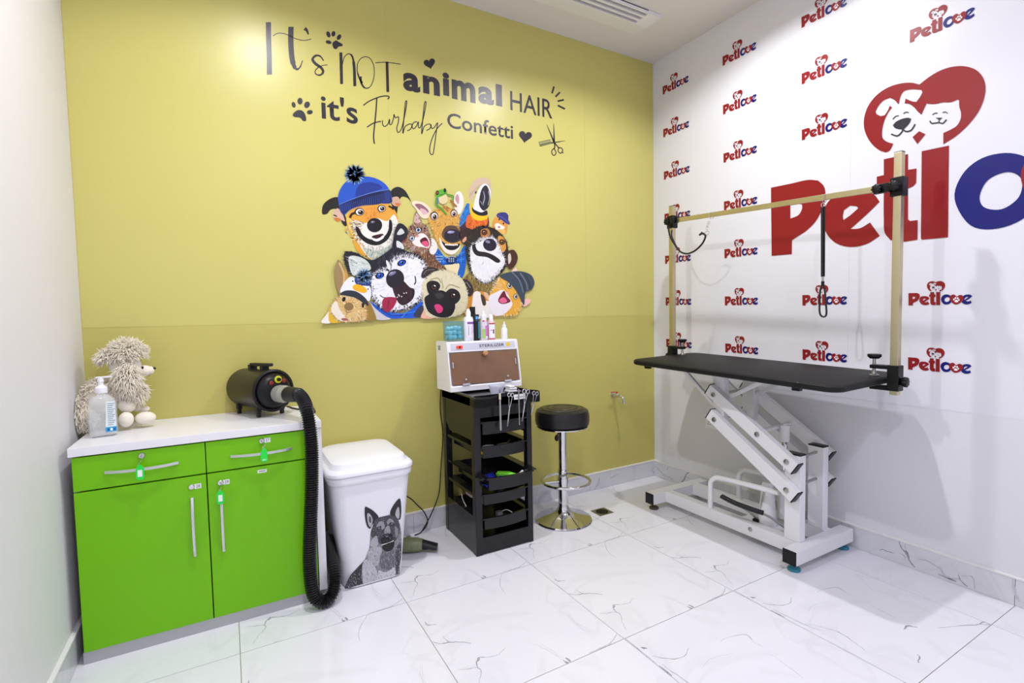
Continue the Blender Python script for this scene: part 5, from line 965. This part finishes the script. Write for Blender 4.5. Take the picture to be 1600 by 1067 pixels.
for lay in range(3):
    for i in range(3):
        for j in range(2):
            c = (jar[0]-.027+i*.027+rnd.uniform(-.004, .004), jar[1]-.018+j*.034, jar[2]+.022+lay*.022+rnd.uniform(-.003, .003))
            if lay == 2 and i == 0 and j == 0: continue
            o = obj('cotton_ball', MB().ell(c, (.0145, .0145, .0135), 12, 8), mat('pale blue cotton', '#a4e0ee', rough=.95, bump=.6, bscale=200)); tag(o, 'pale blue cotton ball inside the turquoise tub', 'cotton ball', 'cotton balls in the tub')
bottle('spray_bottle', 'white bottle with purple label standing nearest the cotton tub', 445, -.19, [(.024, 0), (.026, .003), (.026, .112), (.022, .124), (.012, .128)], m_wpl, [(.013, .126), (.013, .150), (.008, .162), (.006, .168)], m_wpl, [('label', .018, .096, -38, 62, '#efe8f2', .0263), ('label_band', .088, .1, -38, 62, '#8a5aa8', .0265), ('label_print', .03, .08, -25, -20, '#7a6a88', .0266), ('label_print', .035, .075, 10, 14, '#a890b8', .0266), ('label_print', .04, .085, 35, 42, '#c07aa8', .0266)])
bottle('tall_bottle', 'tall black bottle with flat black cap behind the white bottle', 492, -.125, [(.016, 0), (.018, .004), (.018, .142), (.012, .148)], mat('black bottle', '#15171c', rough=.25), [(.0155, .146), (.0155, .178), (.014, .180)], m_black)
bottle('gel_bottle', 'black bottle with teal stripe and blue emblem between the white bottles', 527, -.19, [(.018, 0), (.019, .003), (.019, .108), (.018, .112), (.018, .136), (.017, .138)], mat('black bottle', '#15171c', rough=.25), None, None, [('label', .012, .10, 12, 60, '#1d8ea6', .0192), ('emblem', .112, .128, -28, 12, '#5aa8e8', .0186), ('label_print', .113, .126, 22, 55, '#c8d4dc', .0186), ('label_print', .104, .108, -40, 60, '#4a525c', .0192)])
bottle('serum_bottle', 'pink and white bottle with nozzle tip beside the black gel bottle', 613, -.195, [(.020, 0), (.021, .003), (.021, .098), (.019, .106), (.015, .108)], mat('clear pinkish plastic', '#dcd2dc', rough=.2), [(.016, .106), (.016, .130), (.008, .136), (.004, .156), (.003, .158)], m_wpl, [('label', .022, .078, 0, 60, '#d86ac0', .0213), ('label', .01, .06, -50, -2, '#a8d070', .0213), ('label_band', .092, .106, -45, -10, '#c82a5a', .0208), ('label_band', .092, .106, 25, 55, '#b01a2a', .0208), ('label_print', .03, .07, 20, 26, '#f4d8ee', .0215), ('label_print', .01, .022, 5, 45, '#f4f0f6', .0215)])
bottle('lotion_bottle', 'white bottle with red shoulder band and pink base', 695, -.19, [(.0195, 0), (.0205, .003), (.0205, .094), (.017, .102), (.011, .104)], mat('pale pink plastic', '#e2c4c8', rough=.25), [(.0115, .102), (.0115, .126), (.007, .134), (.005, .136)], m_wpl, [('label', .01, .084, -60, 60, '#f6f4f6', .0208), ('label_band', .084, .09, -60, 60, '#a8382a', .0208), ('label_print', .034, .056, 0, 22, '#5a3a44', .021), ('label_print', .05, .054, -35, -10, '#c84a6a', .021), ('label_band', .003, .01, -60, 60, '#c8506a', .0208)])
bottle('dropper_bottle', 'small white dropper bottle standing alone at the right end', 840, -.19, [(.0165, 0), (.0175, .003), (.0175, .052), (.013, .062), (.009, .064)], m_wpl, [(.0105, .063), (.0105, .078), (.005, .080), (.002, .098)], m_wpl)
# ------------------------------------------------------------------ stool
QX, QY = -1.012, -.295
sl = thing('bar_stool', 'round black bar stool with chrome foot ring and trumpet base', 'stool', (QX, QY, 0))
b = MB(); b.lathe([(.158, 0), (.162, .004), (.158, .010), (.13, .018), (.085, .030), (.05, .046), (.034, .066), (.028, .085), (.027, .10)], (QX, QY, 0), 48); obj('base', b, m_chrome, sl)
b = MB(); b.lathe([(.027, .09), (.027, .28), (.029, .282), (.026, .29), (.0235, .292), (.0235, .535)], (QX, QY, 0), 28); obj('column', b, m_chrome, sl)
b = MB(); RR = .136; b.tube([(QX+.012+RR*math.cos(t), QY-.012+RR*math.sin(t), .225) for t in [k*2*math.pi/40 for k in range(40)]], .0085, 12, closed=True); b.cyl((QX-.03, QY, .225), (QX-.112, QY+.02, .225), .007); b.cyl((QX, QY, .212), (QX, QY, .242), .031, seg=24); obj('foot_ring', b, m_chrome, sl)
b = MB(); b.lathe([(.03, .52), (.11, .528), (.145, .535), (.147, .541), (.14, .545)], (QX, QY, 0), 40); obj('seat_pan', b, m_chrome, sl)
b = MB(); b.lathe([(.138, .544), (.15, .553), (.153, .575), (.152, .61), (.145, .63), (.125, .641), (.118, .638), (.115, .642), (.092, .645), (.086, .641), (.082, .645), (.058, .647), (.052, .643), (.048, .647), (.02, .648), (.0001, .648)], (QX, QY, 0), 56); obj('seat', b, m_leather, sl)
b = MB(); b.tube([(QX-.02, QY-.02, .522), (QX-.07, QY-.06, .517), (QX-.085, QY-.072, .508)], [.004, .004, .004], 8); b.ell((QX-.092, QY-.078, .498), (.012, .012, .018)); obj('lift_lever', b, m_black, sl)
# ------------------------------------------------------------------ grooming table
gt = thing('grooming_table', 'white steel lifting grooming table with black rectangular top', 'grooming table', (-.27, -.95, 0))
FX0, FX1 = -.50, -.03; zf0, zf1 = .036, .10
for yc in (-.452, -1.303):
    f_ = obj('foot_bar', MB().box((FX0, yc-.031, zf0), (FX1, yc+.031, zf1), .003), m_wmetal, gt)
    obj('end_cap', MB().box((FX0-.004, yc-.031, zf0), (FX0+.002, yc+.031, zf1), .002), m_black, f_)
    for xf in (FX0+.035, FX1-.035):
        b = MB(); b.cyl((xf, yc, .02), (xf, yc, zf0+.002), .006, seg=12); b.lathe([(.026, 0), (.028, .004), (.026, .012), (.014, .018), (.009, .022)], (xf, yc, 0), 24)
        o = obj('levelling_foot', b, mat('teal film on rubber foot', '#2c7f8e', rough=.3) if yc < -1 else mat('brown rubber foot', '#4c443a', rough=.4), gt)
for xr in (-.398, -.165): obj('rail', MB().box((xr, -1.275, zf0), (xr+.052, -.48, zf1), .003), m_wmetal, gt)
b = MB(); b.lathe([(.011, 0), (.011, .006), (.006, .008)], (-.398, -1.04, .075), 6, (-1, 0, 0)); obj('bolt', b, m_steel, gt)
for xu, y0 in ((-.398, -1.287), (-.165, -1.262)):
    u_ = obj('upright', MB().box((xu, y0, zf1), (xu+.045, y0+.074, .502), .003), m_wmetal, gt); obj('end_cap', MB().box((xu-.001, y0-.001, .500), (xu+.046, y0+.075, .508), .003), m_black, u_)
AW, AH = .036, .062
def arm(x, p, q, ext=.045):
    p, q = Vector((x, *p)), Vector((x, *q)); d = (q-p).normalized(); a_, c_ = p-d*ext, q+d*ext
    n = Vector((1, 0, 0)).cross(d)
    o = obj('lift_arm', MB().bar(a_, c_, AW, AH, upv=n, bev=.003), m_wmetal, gt)
    for e, s_ in ((a_, -1), (c_, 1)): obj('end_cap', MB().bar(e-d*s_*.002, e+d*s_*.003, AW+.001, AH+.001, upv=n), m_black, o, smooth=False)
    return o
ux = {-.420: (-.398, .0), -.100: (-.12, .0)}
BU = ((-.85, .733), (-1.247, .474)); BL = ((-.855, .602), (-1.247, .343))
for x in (-.420, -.100):
    dy = .0 if x < -.3 else .025
    for (p, q) in (BU, BL):
        o = arm(x, (p[0]+dy, p[1]), (q[0]+dy, q[1]))
        if x < -.3:
            for w in (p, q) + (((-1.1, .572),) if p == BU[0] else ()):
                b = MB(); b.lathe([(.013, 0), (.013, .003), (.009, .004), (.009, .009), (.004, .010)], (x-AW/2, w[0], w[1]), 12, (-1, 0, 0)); obj('bolt', b, m_steel, o)
for (p, q) in (BU, BL):
    for w, r_ in ((q, .007), (p, .007)): obj('pivot_rod', MB().cyl((-.40, w[0]+.003, w[1]), (-.12, w[0]+.022, w[1]), r_, seg=12), m_steel, gt)
obj('lift_rod', MB().cyl((-.40, -1.085, .578), (-.11, -1.065, .578), .010, seg=14), m_wmetal, gt)
# upper frame under the top
def ztab(x, y): return .868 + .030*(y+1.55)/1.14 + .013*(x+.6)/.54
for x in (-.400, -.155): obj('support_post', MB().box((x, -.885, .565), (x+.04, -.815, ztab(x, -.85)-.028), .003), m_wmetal, gt)
zc = ztab(-.3, -.85)-.05
for x in (-.385, -.135):
    for dy in (-.29, .27): obj('strut', MB().bar((x, -.85+(.02 if dy > 0 else -.02), .655 if dy > 0 else .70), (x, -.85+dy, ztab(x, -.85+dy)-.034), .018, .018, upv=(1, 0, 0), bev=.002), m_wmetal, gt)
for x in (-.41, -.16): obj('top_rail', MB().bar((x, -.5, ztab(x, -.5)-.042), (x, -1.35, ztab(x, -1.35)-.042), .03, .022, bev=.002), m_wmetal, gt)
TXA, TXB, TYA, TYC = -.605, -.065, -1.55, -.405
for x, y in ((-.56, -.50), (-.56, -1.36)): obj('bracket', MB().box((x-.012, y-.022, ztab(x, y)-.047), (x+.012, y+.012, ztab(x, y)-.026), .002), m_black, gt)
b = MB(); secs = []
for ins, dz in ((.006, -.028), (.0, -.023), (0, -.006), (.006, 0)):
    secs.append([(x, y, ztab(x, y)+dz) for x, y in rrect((TXA+TXB)/2, (TYA+TYC)/2, (TXB-TXA)/2-ins, (TYC-TYA)/2-ins, .055, 8)])
b.rings(secs); obj('table_top', b, m_rub, gt)
# hydraulic ram, pump and pedal
b = MB(); b.cyl((-.225, -1.105, .12), (-.225, -1.105, .36), .03, seg=24); obj('ram_cylinder', b, m_wmetal, gt)
b = MB(); b.cyl((-.225, -1.105, .36), (-.225, -1.105, .53), .013, seg=18); obj('ram_rod', b, m_chrome, gt)
b = MB(); b.cyl((-.225, -1.105, .51), (-.225, -1.105, .592), .022, seg=20); b.cyl((-.225, -1.105, .592), (-.225, -1.105, .60), .012, seg=10); obj('ram_head', b, m_wmetal, gt)
b = MB(); b.lathe([(.035, 0), (.042, .006), (.042, .03), (.036, .12), (.026, .22), (.022, .23)], (-.30, -1.065, .075), 24); obj('pump_reservoir', b, m_wmetal, gt)
obj('pump_base', MB().box((-.33, -1.14, .06), (-.19, -.93, .085), .004), m_wmetal, gt)
b = MB(); b.tube(spline([(-.31, -1.05, .30), (-.34, -1.07, .26), (-.33, -1.05, .16), (-.29, -1.06, .10)], 6), .003, 8); obj('pump_hose', b, m_steel, gt)
for x, e in ((-.385, -1.18), (-.145, -1.16)):
    L = [(x, -.79, zf1), (x, -.79, .22), (x, -.797, .25), (x, -.82, .272), (x, -.85, .28), (x, -1.0, .29), (x, e, .30)]
    obj('guard_bar', MB().tube(spline(L, 5), .0135, 14), m_wmetal, gt)
pe = obj('pedal_lever', MB().tube([(-.30, -1.17, .10), (-.36, -1.12, .155), (-.40, -1.085, .18)], .006, 10), m_steel, gt); obj('pedal_grip', MB().tube(spline([(-.385, -1.10, .175), (-.41, -1.065, .184), (-.44, -.985, .198), (-.455, -.925, .214), (-.457, -.915, .217)], 5), [.012]*20+[.009], 14), m_blk_soft, pe)
pe = obj('pedal_lever', MB().tube([(-.42, -.99, .185), (-.37, -1.01, .15), (-.33, -1.03, .11)], .006, 10), m_steel, gt); obj('pedal_pad', MB().box((-.35, -1.045, .092), (-.31, -1.015, .112), .004), m_black, pe)
# ------------------------------------------------------------------ overhead grooming arm
ga = thing('grooming_stand', 'overhead grooming stand of two metal posts and a cross bar clamped to the table', 'grooming stand', (-.22, -.97, .85))
PX = -.225; YL, YR = -.378, -1.578; s_ = .0145
obj('post', MB().box((PX-s_, YL-s_, ztab(PX, TYC)-.05), (PX+s_, YL+s_, 1.815), .002), m_brass, ga); obj('post', MB().box((PX-s_, YR-s_, .805), (PX+s_, YR+s_, 1.797), .002), m_brass, ga)
for y, z in ((YL, 1.815), (YR, 1.797)): obj('post_cap', MB().box((PX-s_, y-s_, z), (PX+s_, y+s_, z+.004), .001), mat('grey post cap', '#77737c', rough=.5), ga)
bxx = PX-.034; zL, zR = at(1049, 347, 'y', YL).z, at(1400, 291, 'y', YR).z
obj('cross_bar', MB().bar((bxx, YL-.02, zL), (bxx, YR+.02, zR), .012, .026, bev=.002), m_brass, ga)
def knob(p, ax_, par, r=.019, h=.022):
    b = MB(); ax_ = Vector(ax_); n = 16; x = ax_.orthogonal().normalized(); y = ax_.cross(x).normalized(); p = Vector(p)
    b.rings([[p+ax_*hh+(x*math.cos(k*math.pi/16)+y*math.sin(k*math.pi/16))*(rr+(.0022 if k % 4 < 2 else -.0012)) for k in range(32)] for rr, hh in ((r*.6, 0), (r*.9, h*.35), (r, h*.45), (r, h*.9), (r*.8, h))]); return obj('knob', b, m_black, par)
for y, z, sg in ((YL, zL, -1), (YR, zR, 1)):
    c_ = obj('bar_clamp', MB().box((PX-s_-.008, y-s_-.009, z-.038), (PX+s_+.008, y+s_+.009, z+.038), .003), m_black, ga)
    obj('bar_socket', MB().box((bxx-.011, y+(sg*.015 if sg > 0 else -.075), z-.019), (bxx+.011, y+(.075 if sg > 0 else -.015), z+.019), .003), m_black, c_)
    knob((PX-s_-.008-.010, y, z), (-1, 0, 0), c_); knob((bxx-.011, y+sg*.055, z-.001), (-1, 0, 0), c_, .017, .02)
for y, ye, sg in ((YL, TYC, -1), (YR, TYA, 1)):
    zt_ = ztab(PX, ye); b = MB()
    b.box((PX-s_-.008, y-s_-.007, zt_-.055), (PX+s_+.008, y+s_+.007, zt_+.052), .003)
    c_ = obj('table_clamp', b, m_black, ga)
    y2 = ye+sg*.05; lo, hi = min(y2-.01, y), max(y2+.01, y)
    obj('clamp_jaw', MB().box((PX-.02, lo, zt_+.034), (PX+.02, hi, zt_+.050), .003), m_black, c_); obj('clamp_jaw', MB().box((PX-.02, lo, zt_-.055), (PX+.02, hi, zt_-.037), .003), m_black, c_)
    b = MB(); b.cyl((PX, y2, zt_+.006), (PX, y2, zt_+.08), .0065, seg=12); obj('clamp_screw', b, m_steel, c_)
    b = MB(); b.lathe([(.019, 0), (.019, .003), (.009, .007), (.007, .02)], (PX, y2, ztab(PX, y2)+.001), 20); obj('pressure_pad', b, m_steel, c_)
    knob((PX, y2, zt_+.075), (0, 0, 1), c_, .024, .02); knob((PX, y-sg*(s_+.007), zt_-.015), (0, -sg, 0), c_, .019, .024)
# leashes
def zbar(y): return zL+(zR-zL)*(y-YL)/(YR-YL)
def loopring(c, r, n, par, name='ring', rr=.0018):
    n = Vector(n).normalized(); x = n.orthogonal().normalized(); y = n.cross(x); c = Vector(c)
    return obj(name, MB().tube([c+x*math.cos(t)*r+y*math.sin(t)*r for t in [k*math.pi/9 for k in range(18)]], rr, 8, closed=True), m_chrome, par)
py = at(1286, 322, 'x', bxx); ly, lz = py.y, zbar(py.y)-.013
gl1 = thing('grooming_loop', 'black grooming loop hanging straight down from the middle of the cross bar', 'grooming loop', (bxx, ly, lz), 'grooming loops on the stand')
loopring((bxx, ly-.008, lz+.005), .017, (0, 1, .3), gl1, 'bar_ring'); loopring((bxx, ly, lz-.022), .010, (.3, 1, 0), gl1)
zA = at(1287, 432, 'x', bxx).z; zB = at(1288, 440, 'x', bxx).z; zC = at(1289, 496, 'x', bxx).z
for dx, dy in ((-.002, .003), (.003, -.003)): obj('strap', MB().bar((bxx+dx, ly+dy, lz-.028), (bxx+dx, ly-.003+dy*.6, zA), .010, .004, upv=(1, 0, 0)), m_blk_soft, gl1, smooth=False)
obj('slide_buckle', MB().cyl((bxx, ly-.003, zA), (bxx, ly-.003, zB), .005, seg=10), m_steel, gl1); obj('bead', MB().ell((bxx, ly-.003, zB-.004), (.007, .007, .010), 12, 8), m_black, gl1)
zm = (zB+zC)/2; obj('neck_loop', MB().tube(spline([(bxx, ly-.003, zB-.005), (bxx-.003, ly+.006, zB-.04), (bxx-.004, ly+.008, zm-.02), (bxx-.004, ly+.006, zC+.02), (bxx, ly-.004, zC+.004), (bxx+.004, ly-.018, zC+.012), (bxx+.003, ly-.017, zm-.02), (bxx+.002, ly-.010, zB-.03), (bxx, ly-.003, zB-.005)], 6), .0042, 8), m_blk_soft, gl1)
gl2 = thing('grooming_loop', 'black grooming loop slung between the left post clamp and the cross bar', 'grooming loop', (bxx, YL-.06, zL-.1), 'grooming loops on the stand')
def lp(X, Y): return at(1020+X/9.7, 310+Y/9.7, 'x', bxx-.01)
rp = lp(872, 325); loopring((rp.x+.01, rp.y, zbar(rp.y)-.004), .017, (.2, 1, 0), gl2, 'bar_ring')
for X, Y in ((850, 365), (838, 395), (826, 430), (820, 465)): loopring(lp(X, Y), .0055, (1, .6*((X//10) % 2), .3), gl2, 'chain_link', .0014)
loopring(lp(822, 525), .011, (1, .3, 0), gl2)
obj('strap', MB().tube(spline([lp(800, 545), lp(795, 590), lp(760, 670), lp(690, 750), lp(610, 808), lp(520, 838), lp(440, 820), lp(380, 770), lp(320, 680), lp(268, 590), lp(240, 480), lp(238, 430)], 7), .0052, 8), m_blk_soft, gl2)
obj('strap', MB().tube(spline([lp(380, 770), lp(320, 650), lp(285, 560), lp(290, 480)], 6), .004, 8), m_blk_soft, gl2)
obj('strap_tail', MB().tube(spline([lp(800, 560), lp(770, 535), lp(735, 535), lp(708, 555)], 6), .006, 8), m_blk_soft, gl2); obj('strap_tail', MB().tube([lp(770, 540), lp(738, 512)], .004, 8), m_blk_soft, gl2); loopring(lp(238, 568), .007, (1, .2, 0), gl2)
